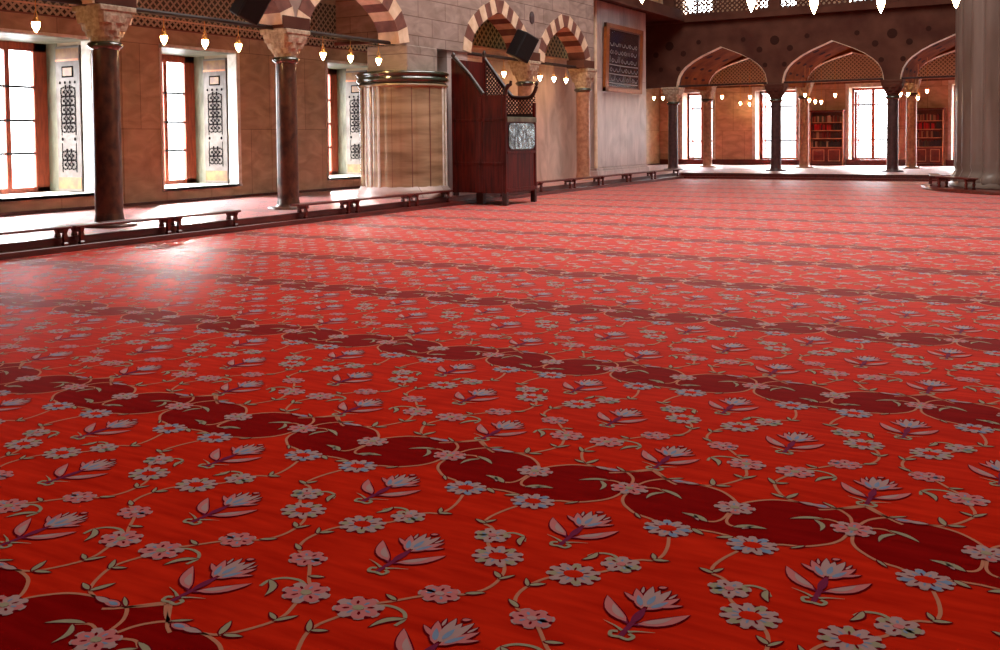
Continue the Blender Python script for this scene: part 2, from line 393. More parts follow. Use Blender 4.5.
def cell_pattern(detail):
    p = Pat(detail); V = 2
    for i in range(18):                       # dark band lobes
        u0, u1 = .455*i/18, .455*(i+1)/18
        p.poly([(u0, lerp_edge(B_EDGE, u0)), (u1, lerp_edge(B_EDGE, u1)), (u1, lerp_edge(T_EDGE, u1)), (u0, lerp_edge(T_EDGE, u0))], .001, 1)
    w = .013 if detail else .017
    # stems that edge the band
    p.stroke([(0, .265), (.06, .212), (.12, .180)], w, V)
    p.stroke([(.20, .186), (.25, .187), (.30, .178), (.352, .158), (.40, .118), (.435, .075), (.452, .03)], w, V)
    p.stroke([(.012, .05), (.03, .115), (.062, .160), (.10, .188), (.15, .182)], w, V)
    p.stroke([(0, .285), (.05, .235), (.083, .20), (.12, .165), (.157, .142)], w, V)
    p.stroke([(.01, -.06), (.02, -.12), (.045, -.17), (.078, -.205), (.117, -.238), (.16, -.256), (.203, -.268), (.25, -.30)], w, V)
    p.stroke([(.33, -.315), (.38, -.285), (.455, -.275)], w, V)
    p.leaf((.12, .180), (.205, .186), .036, 3, .0035, mid=5)
    p.leaf((.17, .180), (.245, .187), .026, 8, .0038)
    p.leaf((.10, .19), (.16, .232), .013, 4)
    p.leaf((.125, -.24), (.165, -.285), .012, 4)
    p.leaf((.375, -.283), (.43, -.318), .022, 4)
    # leaves inside the band
    p.stroke([(.035, .03), (.075, .052), (.11, .056), (.145, .035)], w*.9, V)
    p.leaf((.12, .055), (.235, -.008), .022, 4, bend=.012)
    p.leaf((.150, .030), (.105, -.075), .020, 4, bend=-.02)
    p.stroke([(.449, -.06), (.447, -.13), (.43, -.172), (.395, -.190)], w*.9, V)
    p.leaf((.405, -.192), (.285, -.150), .030, 4, bend=-.014)
    p.leaf((.37, -.195), (.335, -.145), .014, 8)
    # rising vine with its flowers
    p.stroke([(.20, .186), (.26, .190), (.31, .215), (.351, .272), (.384, .344), (.388, .40), (.373, .451), (.352, .51)], w, V)
    p.leaf((.30, .205), (.27, .285), .022, 4); p.leaf((.31, .21), (.37, .232), .018, 4); p.leaf((.384, .36), (.335, .385), .016, 4); p.leaf((.384, .35), (.43, .412), .018, 4)
    p.flower((.346, .545), .080, .066, 8, 3, 8, 4, rot=.2)
    p.stroke([(.33, .585), (.286, .628), (.235, .690), (.20, .73)], w, V)
    p.leaf((.27, .645), (.325, .665), .016, 4)
    p.stroke([(.31, .585), (.262, .606), (.205, .594), (.174, .556), (.176, .51)], w, 4)
    p.leaf((.17, .56), (.24, .462), .024, 4, bend=.02)
    p.flower((.172, .752), .068, .056, 7, 3, 3, 8, rot=.5)
    p.stroke([(.13, .775), (.093, .795), (.06, .85), (.052, .918), (.07, 1.0), (.105, 1.06)], w, V)
    p.leaf((.10, .795), (.045, .83), .018, 4); p.leaf((.056, .95), (.10, .985), .018, 4); p.leaf((.056, .94), (.022, .99), .014, 4)
    p.flower((.150, 1.095), .088, .076, 11, 8, 4, None, rot=.1, ring=True)
    p.stroke([(.205, 1.14), (.235, 1.17), (.25, 1.20)], w, V)
    p.flower((.262, 1.245), .066, .058, 7, 8, 4, 3, rot=.0)
    p.stroke([(.275, 1.285), (.31, 1.315), (.349, 1.333), (.362, 1.39), (.35, 1.47), (.325, 1.55)], w, V)
    p.stroke([(.235, 1.285), (.20, 1.305), (.155, 1.295), (.130, 1.255)], w, 4)
    p.leaf((.150, 1.295), (.125, 1.215), .022, 4, bend=.01)
    p.leaf((.345, 1.333), (.40, 1.352), .018, 4); p.leaf((.35, 1.34), (.325, 1.385), .016, 4)
    p.flower((.292, 1.625), .086, .073, 11, 8, 5, None, rot=.2, ring=True)
    half = list(p.sh); sh = []
    for P, z, m in half:
        sh.append((P, z, m)); sh.append(([(-a, b) for a, b in P][::-1], z, m))
    q = Pat(detail)
    q.flower((0, 0), .075, .062, 8, 3, 8, 4, z=.0042)
    q.tulip(0, .275); q.tulip(0, 1.275)
    q.flower((.455, 0), .075, .062, 8, 8, 3, 4, z=.0042, rot=.3)
    q.tulip(.455, .775)
    return sh+q.sh

SH_HI, SH_LO = cell_pattern(True), cell_pattern(False)

def lay_carpet(name, x0, x1, y0, y1, z, hi_to, mats=CARPET_M):
    mb = MB()
    mb.add([(x0, y0, z), (x1, y0, z), (x1, y1, z), (x0, y1, z)], [(0, 1, 2, 3)], 0)
    j = math.floor((y0-3.84)/1.95)-1
    verts = mb.v; faces = mb.f; mi = mb.mi
    while 3.84+1.95*j-.35 < y1:
        yb = 3.84+1.95*j; i = math.floor((x0+.695)/.91)-1
        while -.695+.91*i-.5 < x1:
            xc = -.695+.91*i
            hi = yb < hi_to and -10 < xc < .6
            edge = xc-.5 < x0 or xc+.95 > x1 or yb-.35 < y0 or yb+1.7 > y1
            for P, h, m in (SH_HI if hi else SH_LO):
                Q = [(xc+a, yb+b) for a, b in P]
                if edge and any(a < x0 or a > x1 or b < y0 or b > y1 for a, b in Q): continue
                o = len(verts); verts.extend((a, b, z+h) for a, b in Q)
                faces.append(tuple(range(o, o+len(Q)))); mi.append(m)
            i += 1
        j += 1
    mb.sm = [False]*len(faces)
    return mb.build(name, mats)

hall = lay_carpet('carpet', XS, 6, 0.8, YS, 0, 9.5)
tag(hall, 'wide red prayer carpet with dark scalloped bands, vines and tulips covering the main hall', 'carpet')
aisle = lay_carpet('carpet', XW, XL, 4.0, YB, PZ, -99, CARPET_GLARE)
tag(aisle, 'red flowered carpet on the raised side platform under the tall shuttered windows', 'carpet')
faraisle = lay_carpet('carpet', XL, 6, YS+.15, YB, PZ, -99, CARPET_GLARE)
tag(faraisle, 'red carpet coloured pale for window glare on the raised platform in front of the two bookcases', 'carpet')

# ------------------------------------------------------------------ floor, steps
f = MB(); f.box(-18.2, XR, YK, 45, -.3, -.004); struct(f.build('floor', M_PLASTER))
f = MB(); f.box(XW-.02, XL, 2, YB, -.003, PZ-.001); f.box(XL, XR, YS+.15, YB, -.003, PZ-.001)
f.box(XL+.001, XL+.012, 2, YS+.14, .085, PZ-.012, 0)
struct(f.build('floor_platform', M_WOOD))
f = MB(); f.box(XL, XS, 2, YS+.15, 0.0, .085, 0, .008); f.box(XL-.05, XL+.02, 2, YS+.14, PZ-.012, PZ+.004, 0, .004)
struct(f.build('trim_1', M_WOOD))
f = MB(); f.box(XS, XR, YS, YS+.15, 0.0, .07, 0, .008); f.box(XS, XR, YS+.1, YS+.2, PZ-.014, PZ+.004, 0, .004)
struct(f.build('trim_2', M_WOOD))

# ------------------------------------------------------------------ side wall with windows
WIN = [(10.3, 12.6), (14.3, 16.45), (19.6, 21.65)]
ZS, ZT = .5, 3.47
XG = -17.85                       # plane of the window frames
def wall_with_holes(name, axis, c0, c1, a0, a1, z0, z1, holes, m, extra=None):
    """solid wall c0..c1 thick, from a0 to a1 along, with rectangular openings"""
    mb = MB()
    def bx(p0, p1, q0, q1):
        if p1-p0 < 1e-4 or q1-q0 < 1e-4: return
        if axis == 'Y': mb.box(c0, c1, p0, p1, q0, q1)
        else: mb.box(p0, p1, c0, c1, q0, q1)
    cur = a0
    for (h0, h1, b, t) in sorted(holes):
        if isinstance(b, (list, tuple)):     # stacked openings
            bx(cur, h0, z0, z1); zz = z0
            for bb, tt in zip(b, t): bx(h0, h1, zz, bb); zz = tt
            bx(h0, h1, zz, z1)
        else:
            bx(cur, h0, z0, z1); bx(h0, h1, z0, b); bx(h0, h1, t, z1)
        cur = h1
    bx(cur, a1, z0, z1)
    return struct(mb.build(name, m))
wall_with_holes('wall_left', 'Y', -18.0, XW, 2, 44.4, 0, ZC, [(a, b, ZS, ZT) for a, b in WIN], M_WALL)

# frieze of dark lattice tile with a crest band under it, and skirting
f = MB(); f.box(XW, XW+.03, 2, YB, 3.99, 4.95, 0); f.box(XW, XW+.035, 2, YB, 3.86, 4.02, 1); f.box(XW, XW+.06, 2, YB, 4.02, 4.05, 2)
f.box(XW, XW+.05, 2, YB, 3.83, 3.86, 3)
struct(f.build('trim_3', [M_TILE, M_TILEB, M_CREAM, M_VRED]))
f = MB(); f.box(XW, XW+.03, 2, YB, PZ, PZ+.06, 0, .004); struct(f.build('baseboard_left', M_WOOD))
f = MB()
for y in (13.35, 17.6, 9.4, 23.2, 31.0, 38.0):   # slim vertical mouldings dividing the marble
    f.box(XW, XW+.018, y-.06, y+.06, PZ+.06, 3.83, 0, .005)
struct(f.build('trim_4', M_WALL))

def carved_shutter(parent, x0, x1, y, z0, z1):
    """pale inlaid shutter leaf folded back on the reveal, facing the hall"""
    W = x1-x0
    f = MB(); f.box(x0, x1, y-.05, y, z0, z1, 0, .008); f.box(x0+.02, x1-.02, y-.056, y-.04, z1-.26, z1-.05, 1); 
    f.box(x0+.02, x1-.02, y-.066, y-.04, z1-.30, z1-.26, 2)
    f.box(x0+.02, x1-.02, y-.056, y-.04, z0+.05, z0+.28, 1)
    o = f.build('shutter', [M_SHUT, M_YELL, M_GILT], parent)
    # carved inlay
    g = MB(); cx = (x0+x1)/2; hw = W*.26
    pass
    for i in range(4):
        xx = cx-hw*1.15+hw*2.3*i/3; g.lathe(0, 0, [(.02, 0), (.02, .006)], 8)
        for k in range(len(g.v)-32, len(g.v)): pass
    o2 = g
    def disc(cx_, cz_, r, mi=0, d=.06):
        n = 8; g.add([(cx_+r*cos(2*pi*i/n), y-d, cz_+r*sin(2*pi*i/n)) for i in range(n)], [tuple(range(n))], mi)
    g = MB(); g.box(cx-hw*.9, cx+hw*.9, y-.058, y-.05, z1-.62, z1-.40, 0); g.box(cx-hw*.72, cx+hw*.72, y-.062, y-.05, z1-.59, z1-.43, 1)
    for i in range(4): disc(cx-hw*1.2+hw*2.4*i/3, z1-.72, .032)
    def lattice(a, b):
        r = hw*.8; zz = a+r
        while zz < b-r*.5:
            for sx in (-1, 0, 1):
                n = 10; cxx = cx+sx*hw*.66
                for i in range(n):
                    t0, t1 = 2*pi*i/n, 2*pi*(i+.8)/n
                    g.add([(cxx+r*.72*cos(t0), y-.058, zz+r*.72*sin(t0)), (cxx+r*.72*cos(t1), y-.058, zz+r*.72*sin(t1)),
                           (cxx+r*.52*cos(t1), y-.058, zz+r*.52*sin(t1)), (cxx+r*.52*cos(t0), y-.058, zz+r*.52*sin(t0))], [(0, 1, 2, 3)], 0)
                disc(cxx, zz, r*.2)
                if sx < 1: disc(cxx+hw*.33, zz+r*.75, r*.2)
            zz += r*1.15
        for sx in (-1, 1): g.box(cx+sx*hw*1.12-.006, cx+sx*hw*1.12+.006, y-.058, y-.05, a, b)
    zm = z0+(z1-z0)*.36
    lattice(zm+.08, z1-.82); disc(cx-hw, zm, .036); disc(cx+hw, zm, .036); lattice(z0+.38, zm-.08)
    g.build('inlay', [M_INLAY, M_YELL], o)
    return o

def side_window(k, y0, y1):
    w = MB(); d = .10
    w.box(XG-.05, XG+.05, y0, y0+.14, ZS, ZT, 0); w.box(XG-.05, XG+.05, y1-.30, y1, ZS, ZT, 0, .01)
    w.box(XG-.05, XG+.05, y0, y1, ZT-.17, ZT, 0); w.box(XG-.05, XG+.05, y0, y1, ZS, ZS+.11, 0)
    ym = y1-.86
    w.box(XG-.04, XG+.04, ym-.05, ym+.05, ZS, ZT, 0)
    root = w.build('window_%d' % k, M_FRAME); root['kind'] = 'structure'
    g = MB(); g.box(XG-.008, XG+.0, y0+.1, y1-.15, ZS+.08, ZT-.12); g.build('pane', M_GLASS, root)
    b = MB()
    for z in (1.28, 1.93, 2.59): b.box(XG+.001, XG+.045, y0+.12, y1-.18, z-.022, z+.022)
    b.build('glazing_bar', M_BAR, root)
    c = MB()      # white marble casing round the opening and the sill
    c.box(-16.70, XW+.03, y1-.035, y1, ZS, ZT, 0, .004); c.box(XW, XW+.03, y1, y1+.07, ZS-.02, ZT+.05, 0); c.box(XW, XW+.03, y0-.05, y0, ZS-.02, ZT+.05, 0)
    c.box(XW, XW+.03, y0-.05, y1+.07, ZT, ZT+.06, 0); c.box(XG+.05, XW+.05, y0, y1, ZS-.05, ZS+.004, 0)
    c.box(XW, XW+.05, y0-.05, y1+.07, ZS-.05, ZS+.004, 0)
    c.build('casing', M_TRIM, root)
    j = MB(); j.box(XG+.05, -17.47, y1-.012, y1, ZS, ZT); j.box(XG+.05, XW, y0, y0+.012, ZS, ZT); j.box(XG+.05, XW, y0, y1, ZT-.01, ZT)
    j.build('jamb_lining', M_GREENJ, root)
    carved_shutter(root, -17.46, -16.73, y1-.005, ZS+.02, ZT-.08)
for k, (a, b) in enumerate(WIN): side_window(k+1, a, b)

# ------------------------------------------------------------------ far wall with windows above and below
FW = [(-15.35, -13.95), (-12.0, -10.25), (-8.05, -6.35), (-4.1, -2.4), (-.1, 1.6)]
wall_with_holes('wall_far', 'X', YB, YB+.82, -18.1, XR, 0, ZC,
                [(a, b, [.4, 6.35], [3.45, 8.3]) for a, b in FW], M_FAR)
def far_window(k, x0, x1):
    yg = YB+.70
    w = MB()
    for zb, zt in ((.4, 3.45),):
        w.box(x0, x0+.09, yg-.04, yg+.04, zb, zt); w.box(x1-.09, x1, yg-.04, yg+.04, zb, zt)
        w.box(x0, x1, yg-.04, yg+.04, zt-.1, zt); w.box(x0, x1, yg-.04, yg+.04, zb, zb+.1)
        w.box((x0+x1)/2-.06, (x0+x1)/2+.06, yg-.05, yg+.03, zb, zt)
    root = w.build('window_%d' % k, M_FRAME); root['kind'] = 'structure'
    b = MB()
    for z in (1.25, 2.75): b.box(x0+.08, x1-.08, yg-.045, yg+.02, z-.035, z+.035)
    b.build('glazing_bar', M_BAR, root)
    g = MB(); g.box(x0+.05, x1-.05, yg+.021, yg+.029, .45, 3.4); g.build('pane', M_GLASS, root)
    c = MB(); c.box(x0-.14, x0, YB-.04, YB, .38, 3.56, 0, .006); c.box(x1, x1+.14, YB-.04, YB, .38, 3.56, 0, .006); c.box(x0-.14, x1+.14, YB-.05, YB, 3.45, 3.62, 0, .006)
    c.box(x0-.14, x1+.14, YB-.08, YB+.7, .34, .4)
    c.build('casing', M_TRIM, root)
    # opened inner leaf
    l = MB(); xx = x0+.24
    l.box(xx, xx+.05, YB+.02, YB+.7, .48, .58); l.box(xx, xx+.05, YB+.02, YB+.7, 3.2, 3.3); l.box(xx-.02, xx+.07, YB+.02, YB+.14, .48, 3.3); l.box(xx, xx+.05, YB+.58, YB+.7, .48, 3.3)
    l.build('casement', M_FRAME, root)
    u = MB()
    for i in range(4):
        a = x0+(x1-x0)*i/3; u.box(a-.03, a+.03, yg-.03, yg+.03, 6.35, 8.3)
    for i in range(6):
        z = 6.35+1.95*i/5; u.box(x0, x1, yg-.03, yg+.03, z-.03, z+.03)
    u.build('upper_grille', M_BAR, root)
for k, (a, b) in enumerate(FW): far_window(k+4, a, b)
f = MB(); f.box(-16.4, XR, YB-.04, YB, 3.78, 5.7, 0); f.box(-16.4, XR, YB-.07, YB, 3.70, 3.78, 1); f.box(-16.4, XR, YB-.055, YB, 3.62, 3.70, 2)
struct(f.build('trim_5', [M_TILEX, M_CREAM, M_VRED]))
cur = XW+.03; f = MB()
for a, b in [(-9.65, -8.15), (-5.55, -4.3)]+[(XR, XR)]:
    f.box(cur, a, YB-.1, YB, PZ, PZ+.24, 0, .01); cur = b
struct(f.build('baseboard_far', M_CABW))

# hall enclosure beyond the picture
wall_with_holes('wall_right', 'Y', XR, XR+.5, YK, 44.3, 0, ZC, [], M_PLASTER)
wall_with_holes('wall_back', 'X', YK-.5, YK, -18.1, XR+.5, 0, ZC, [], M_PLASTER)
f = MB(); f.box(-18.1, -11.8, YK, 2.0, 0, ZC); struct(f.build('wall_corner', M_PLASTER))
f = MB(); f.box(-18.2, XR+.5, YK-.5, 44.3, ZC, ZC+.3); struct(f.build('ceiling', M_PLASTER))

# ------------------------------------------------------------------ pointed arches
PROF = [(1, 0), (.985, .12), (.95, .27), (.88, .41), (.79, .52), (.62, .665), (.42, .79), (.2, .90), (0, 1)]
def arch_pts(c, hs, zs, za):
    L = [(c-hs*u, zs+(za-zs)*v) for u, v in PROF]; R = [(c+hs*u, zs+(za-zs)*v) for u, v in PROF[::-1]]
    return L+R[1:]
def arch_wall(mb, bays, a0, a1, zs, za, ztop, put, mi=0, ms=0):
    """wall between a0 and a1 (along), from zs to ztop, pierced by arches; put(a, z, side) -> point"""
    cur = a0
    def strip(p0, z0, p1, z1):      # vertical strip from (p0,z0),(p1,z1) up to the top, both faces
        for sd in (0, 1):
            q = [put(p0, z0, sd), put(p1, z1, sd), put(p1, ztop, sd), put(p0, ztop, sd)]
            mb.add(q, [(0, 1, 2, 3) if sd else (3, 2, 1, 0)], mi)
        mb.add([put(p0, z0, 0), put(p1, z1, 0), put(p1, z1, 1), put(p0, z0, 1)], [(0, 1, 2, 3)], ms)
        mb.add([put(p0, ztop, 0), put(p1, ztop, 0), put(p1, ztop, 1), put(p0, ztop, 1)], [(3, 2, 1, 0)], mi)
    for c, hs in bays:
        P = arch_pts(c, hs, zs, za)
        if P[0][0]-cur > 1e-3: strip(cur, zs, P[0][0], zs)
        for (x0, z0), (x1, z1) in zip(P[:-1], P[1:]): strip(x0, z0, x1, z1)
        cur = P[-1][0]
    if a1-cur > 1e-3: strip(cur, zs, a1, zs)
def voussoirs(mb, c, hs, zs, za, w, put, n=23):
    import bisect
    P = [Vector(p) for p in arch_pts(c, hs, zs, za)]
    S = [0]
    for a, b in zip(P[:-1], P[1:]): S.append(S[-1]+(b-a).length)
    def at(s):
        s = min(max(s, 0), S[-1]); i = min(bisect.bisect_right(S, s)-1, len(P)-2); t = (s-S[i])/(S[i+1]-S[i]); p = P[i].lerp(P[i+1], t)
        e = .12; return p
    def nrm(s):
        d = (at(s+.12)-at(s-.12)).normalized(); return Vector((-d.y, d.x))
    for k in range(n):
        s0, s1 = S[-1]*k/n, S[-1]*(k+1)/n; mi = k % 2
        a, b = at(s0), at(s1); na, nb = nrm(s0), nrm(s1); ww = w if mi == 0 else w*.96
        ins = .012
        q = [a-na*ins, b-nb*ins, b+nb*ww, a+na*ww]
        v = [put(p.x, p.y, 0, .015) for p in q]+[put(p.x, p.y, 1, .015) for p in q]
        mb.add(v, [(3, 2, 1, 0), (4, 5, 6, 7), (0, 1, 5, 4), (1, 2, 6, 5), (2, 3, 7, 6), (3, 0, 4, 7)], mi)

# side arcade: along Y
TH = .26
def putY(a, z, sd, ex=0.): return (XA+(TH+ex if sd else -TH-ex), a, z)
BAYS = [(8.1, 1.6), (12.12, 1.66), (15.95, 1.48), (21.75, 1.40), (25.55, 1.36)]
mb = MB(); arch_wall(mb, BAYS, 4, 27.5, 3.56, 4.72, ZG, putY)
wl = mb.build('wall_arcade', M_STONE); struct(wl)
mb = MB()
for c, hs in BAYS: voussoirs(mb, c, hs, 3.56, 4.72, .36, putY, 15)
fixn(mb.build('arch_stones', [M_CREAM, M_VRED], wl))
mb = MB()                               # dark impost blocks over the capitals
for y in (6.1, 10.1, 14.13, 23.55, 27.1): mb = MB(); mb.box(XA-TH-.03, XA+TH+.03, y-.38, y+.38, 3.562, 3.80, 0, .01); mb.build('impost', M_SPAN, wl)
mb = MB()                               # dark oval roundels let into the spandrels
for y, z in ((19.75, 4.95), (23.5, 4.72), (23.5, 5.4), (14.1, 4.9)):
    n = 14; pts = [(y+.13*cos(2*pi*i/n), z+.17*sin(2*pi*i/n)) for i in range(n)]
    mb.prism(pts, lambda p: (XA+TH-.02, p[0], p[1]), lambda p: (XA+TH+.02, p[0], p[1]))
mb.build('roundel', M_SHAFTD, wl)
# gallery slab over the aisles with a moulded edge
f = MB(); f.box(-16.4, -12.7, 4, 35.7, ZG, ZG+.35); f.box(-12.8, -12.6, 4, 35.7, ZG-.08, ZG, 0); struct(f.build('ceiling_aisle', M_SPAN))
# stub wall behind the drum and the blind wall between the two columns
f = MB(); f.box(XA-.26, XA+.2, 19.4, 20.3, PZ, 3.56); struct(f.build('wall_pier', M_PIER))
f = MB(); f.box(-14.0, -13.62, 20.3, 28.6, PZ+.007, 3.88, 0); f.box(-14.05, -13.58, 20.3, 28.6, 3.88, 3.94, 1); f.box(-14.0, -13.7, 20.3, 28.6, 3.94, ZG-.01, 2)
struct(f.build('wall_blind', [M_BLIND, M_CREAM, M_TILEG]))
# cross wall over the aisle with its impost moulding
f = MB(); f.box(XW+.04, XA-.3, 19.95, 20.25, 3.97, ZG, 0); f.box(XW+.04, XA-.3, 19.87, 19.95, 3.90, 3.99, 1)
struct(f.build('wall_cross', [M_STONEX, M_VRED]))

# far arcades: along X; vaults between the two rows
YF, YR2 = 36.2, 39.9
def putF(a, z, sd, ex=0.): return (a, YF+(-.22-ex if sd else .22+ex), z)
def putR(a, z, sd, ex=0.): return (a, YR2+(-.2-ex if sd else .2+ex), z)
FB = [(-11.3+4.0*i, 1.74) for i in range(5)]
mb = MB(); arch_wall(mb, FB, -16.4, XR, 3.36, 4.81, ZG, putF)
wf = struct(fixn(mb.build('wall_gallery', M_SPAN)))
mb = MB()
def arch_band(mb, c, hs, zs, za, w, ya, yb):
    P = arch_pts(c, hs, zs, za); Q = arch_pts(c, hs+w, zs, za+w*1.1)
    for i in range(len(P)-1):
        q = [P[i], P[i+1], Q[i+1], Q[i]]
        v = [(p[0], ya, p[1]) for p in q]+[(p[0], yb, p[1]) for p in q]
        mb.add(v, [(0, 1, 2, 3), (7, 6, 5, 4), (0, 4, 5, 1), (3, 2, 6, 7)], 0)
for c, hs in FB:
    arch_band(mb, c, hs-.015, 3.36, 4.795, .018, YF-.222, YF+.04)
mb = fixn(mb.build('arch_edging', M_CREAM, wf))
mb = MB()
for x in [-13.3+4.0*i for i in range(6)]:      # dark painted roundels on the spandrels
    for dx, z, r in ((0, 4.93, .17), (-.55, 4.62, .11), (.55, 4.62, .11), (-.35, 4.05, .09), (.35, 4.05, .09), (-1.15, 5.02, .09), (1.15, 5.02, .09)):
        n = 12; mb.prism([(x+dx+r*cos(2*pi*i/n), z+r*sin(2*pi*i/n)) for i in range(n)], lambda p: (p[0], YF-.222, p[1]), lambda p: (p[0], YF-.232, p[1]))
mb.build('painted_roundel', M_PAINT, wf)
mb = MB(); arch_wall(mb, FB, -16.4, XR, 3.6, 4.66, ZG, putR)
w2 = struct(fixn(mb.build('wall_gallery_inner', M_VAULT)))
mb = MB()
for c, hs in FB: arch_band(mb, c, hs-.03, 3.6, 4.63, .04, YR2-.23, YR2+.0)
fixn(mb.build('arch_edging', M_CREAM, w2))
mb = MB()                                 # pointed barrel vault of each bay
for c, hs in FB:
    P = arch_pts(c, hs+.0, 3.36, 4.83); Q = arch_pts(c, hs+.12, 3.36, 4.95)
    for i in range(len(P)-1):
        q = [P[i], P[i+1], Q[i+1], Q[i]]
        v = [(p[0], YF+.21, p[1]) for p in q]+[(p[0], YR2-.19, p[1]) for p in q]
        mb.add(v, [(0, 4, 5, 1), (3, 2, 6, 7), (0, 1, 2, 3), (7, 6, 5, 4)], 0)
va = struct(fixn(mb.build('ceiling_vault', M_VAULT)))
mb = MB()
for c, hs in FB:
    for yy in (36.9, 37.9, 38.9):
        for t in (2, 4, 6, 10, 12, 14):
            P = arch_pts(c, hs-.006, 3.36, 4.824); a = Vector(P[t]); d = (Vector(P[min(t+1, 16)])-Vector(P[t-1])).normalized()
            n = 8; vs = [(a.x+d.x*.13*cos(2*pi*i/n), yy+.2*sin(2*pi*i/n), a.y+d.y*.13*cos(2*pi*i/n)) for i in range(n)]
            mb.add(vs, [tuple(range(n))], 0)
mb.build('painted_medallion', M_PAINT, va)
f = MB(); f.box(-16.4, XR, YF-.3, YB, ZG, ZG+.2); f.box(-16.4, XR, YF-.42, YF-.2, ZG-.1, ZG+.1); struct(f.build('ceiling_gallery', M_SPAN))

# pierced marble railing along the far gallery (real openings)
def pierced(mb, x0, x1, z0, z1, y0, y1, cell=.17):
    nx = max(1, int((x1-x0)/cell)); nz = max(1, int((z1-z0)/cell)); cw = (x1-x0)/nx; ch = (z1-z0)/nz
    for i in range(nx):
        for j in range(nz):
            cx, cz = x0+(i+.5)*cw, z0+(j+.5)*ch; n = 8
            O = []; I = []
            for k in range(n):
                a = 2*pi*(k+.5)/n; m = max(abs(cos(a)), abs(sin(a)))
                O.append((cx+cw/2*cos(a)/m, cz+ch/2*sin(a)/m)); r = .34*(1 if k % 2 else .85)
                I.append((cx+cw*r*cos(a), cz+ch*r*sin(a)))
            for k in range(n):
                l = (k+1) % n
                for yy in (y0, y1): mb.add([(O[k][0], yy, O[k][1]), (O[l][0], yy, O[l][1]), (I[l][0], yy, I[l][1]), (I[k][0], yy, I[k][1])], [(0, 1, 2, 3)])
                mb.add([(I[k][0], y0, I[k][1]), (I[l][0], y0, I[l][1]), (I[l][0], y1, I[l][1]), (I[k][0], y1, I[k][1])], [(0, 1, 2, 3)])
root = None
for i in range(6):
    xc = -13.3+4*i
    g = MB()
    g.box(xc-.22, xc+.22, YF-.36, YF-.12, ZG+.1, ZG+1.1, 0, .015); g.box(xc+.22, xc+3.78, YF-.33, YF-.17, ZG+.1, ZG+.16, 0, .006); g.box(xc+.22, xc+3.78, YF-.35, YF-.15, ZG+1.02, ZG+1.1, 0, .01)
    r = MB(); pierced(r, xc+.22, xc+3.78, ZG+.16, ZG+1.02, YF-.29, YF-.21)
    if i == 5: break
    rt = empty('gallery_railing', (xc, YF-.25, ZG+.1), '', 'railing', 'pierced marble railings of the gallery over the far arcade')
    g.build('rail', M_SPAN, rt); r.build('pierced_panel', M_SPAN, rt)
    rt['label'] = ['pierced stone gallery railing above the arch beside the corner column', 'pierced stone gallery railing above the arch framing the first bookcase wall',
                   'pierced stone gallery railing above the arch beside the fluted pier', 'pierced stone gallery railing running behind the fluted pier', 'pierced stone gallery railing past the fluted pier'][i]

# ------------------------------------------------------------------ columns
def column(x, y, z0, zcap, ztop, r, msh, label, group, side=.315, ring=True, name='marble_column', mcap=None):
    rt = empty(name, (x, y, z0), label, 'column', group, 'thing')
    s = MB(); s.lathe(x, y, [(r*1.0, z0+.16), (r*1.0, z0+.6), (r*.96, zcap-.12), (r*.94, zcap-.04)], 32); s.build('shaft', msh, rt)
    b = MB(); b.lathe(x, y, [(r*1.95, z0+.002), (r*1.95, z0+.03), (r*1.85, z0+.045), (r*1.12, z0+.055), (r*1.08, z0+.1), (r*1.01, z0+.2)], 32); b.build('base', msh, rt)
    k = MB(); k.lathe(x, y, [(r*.95, zcap-.1), (r*1.15, zcap-.07), (r*1.3, zcap-.03), (r*1.2, zcap+.01), (r*.98, zcap+.03)], 32); k.build('collar', M_RING, rt)
    c = MB(); n = 32; rings = []
    tiers = [(0, 0.0), (.16, .10), (.17, .22), (.36, .36), (.37, .5), (.6, .66), (.61, .82), (.84, 1.0), (1.0, 1.0)]
    for ti, (t, w) in enumerate(tiers):
        ring = []
        for i in range(n):
            a = 2*pi*(i+.5)/n; m = max(abs(cos(a)), abs(sin(a)))
            sq = side/m; ci = r*1.02; q = ci*(1-w)+sq*w
            if 0 < ti < 7: q *= 1+.035*(1 if (i//2+ti//2) % 2 else -1)
            ring.append((x+q*cos(a), y+q*sin(a), zcap+.02+(ztop-zcap-.1)*t))
        rings.append(ring)
    c.loft(rings); c.box(x-side*1.06, x+side*1.06, y-side*1.06, y+side*1.06, ztop-.09, ztop, 0, .012)
    c.build('capital', mcap or M_CAP, rt)
    return rt
G1 = 'columns of the side arcade'
column(XA, 10.1, PZ, 3.0, 3.56, .205, M_SHAFT, 'thick dark red marble column with carved stone capital nearest the big window', G1)
bpy.data.objects['marble_column']['label'] = 'thick dark red marble column standing between the two widest shuttered windows'
column(XA, 14.13, PZ, 3.03, 3.56, .20, M_SHAFT, 'dark red marble column under the black loudspeaker, next to the round pier', G1)
column(XA, 23.55, PZ, 2.99, 3.56, .20, M_SHAFTL, 'brown marble column rising behind the carved wooden preaching seat', G1)
column(XA, 27.24, PZ, 2.95, 3.56, .21, M_SHAFTL, 'orange-brown marble column with pale base squeezed against the square grey pier', G1)
column(XA, 6.1, PZ, 3.0, 3.56, .205, M_SHAFT, 'dark red marble column before the widest window', G1)
G2 = 'dark columns of the front row under the gallery'
L2 = ['dark slim column at the corner behind the square pier', 'dark slim column in front of the window beside the first bookcase', 'dark slim column in front of the window between the two bookcases', 'dark slim column hidden by the fluted pier', 'dark slim column past the fluted pier']
for i in range(5): column(-13.3+4*i+(.0 if i else .05), YF, PZ, 2.78, 3.36, .19, M_SHAFTD, L2[i], G2, .34, name='porphyry_column', mcap=M_CAP if i == 0 else M_SPAN)
G3 = 'brown columns of the back row under the gallery'
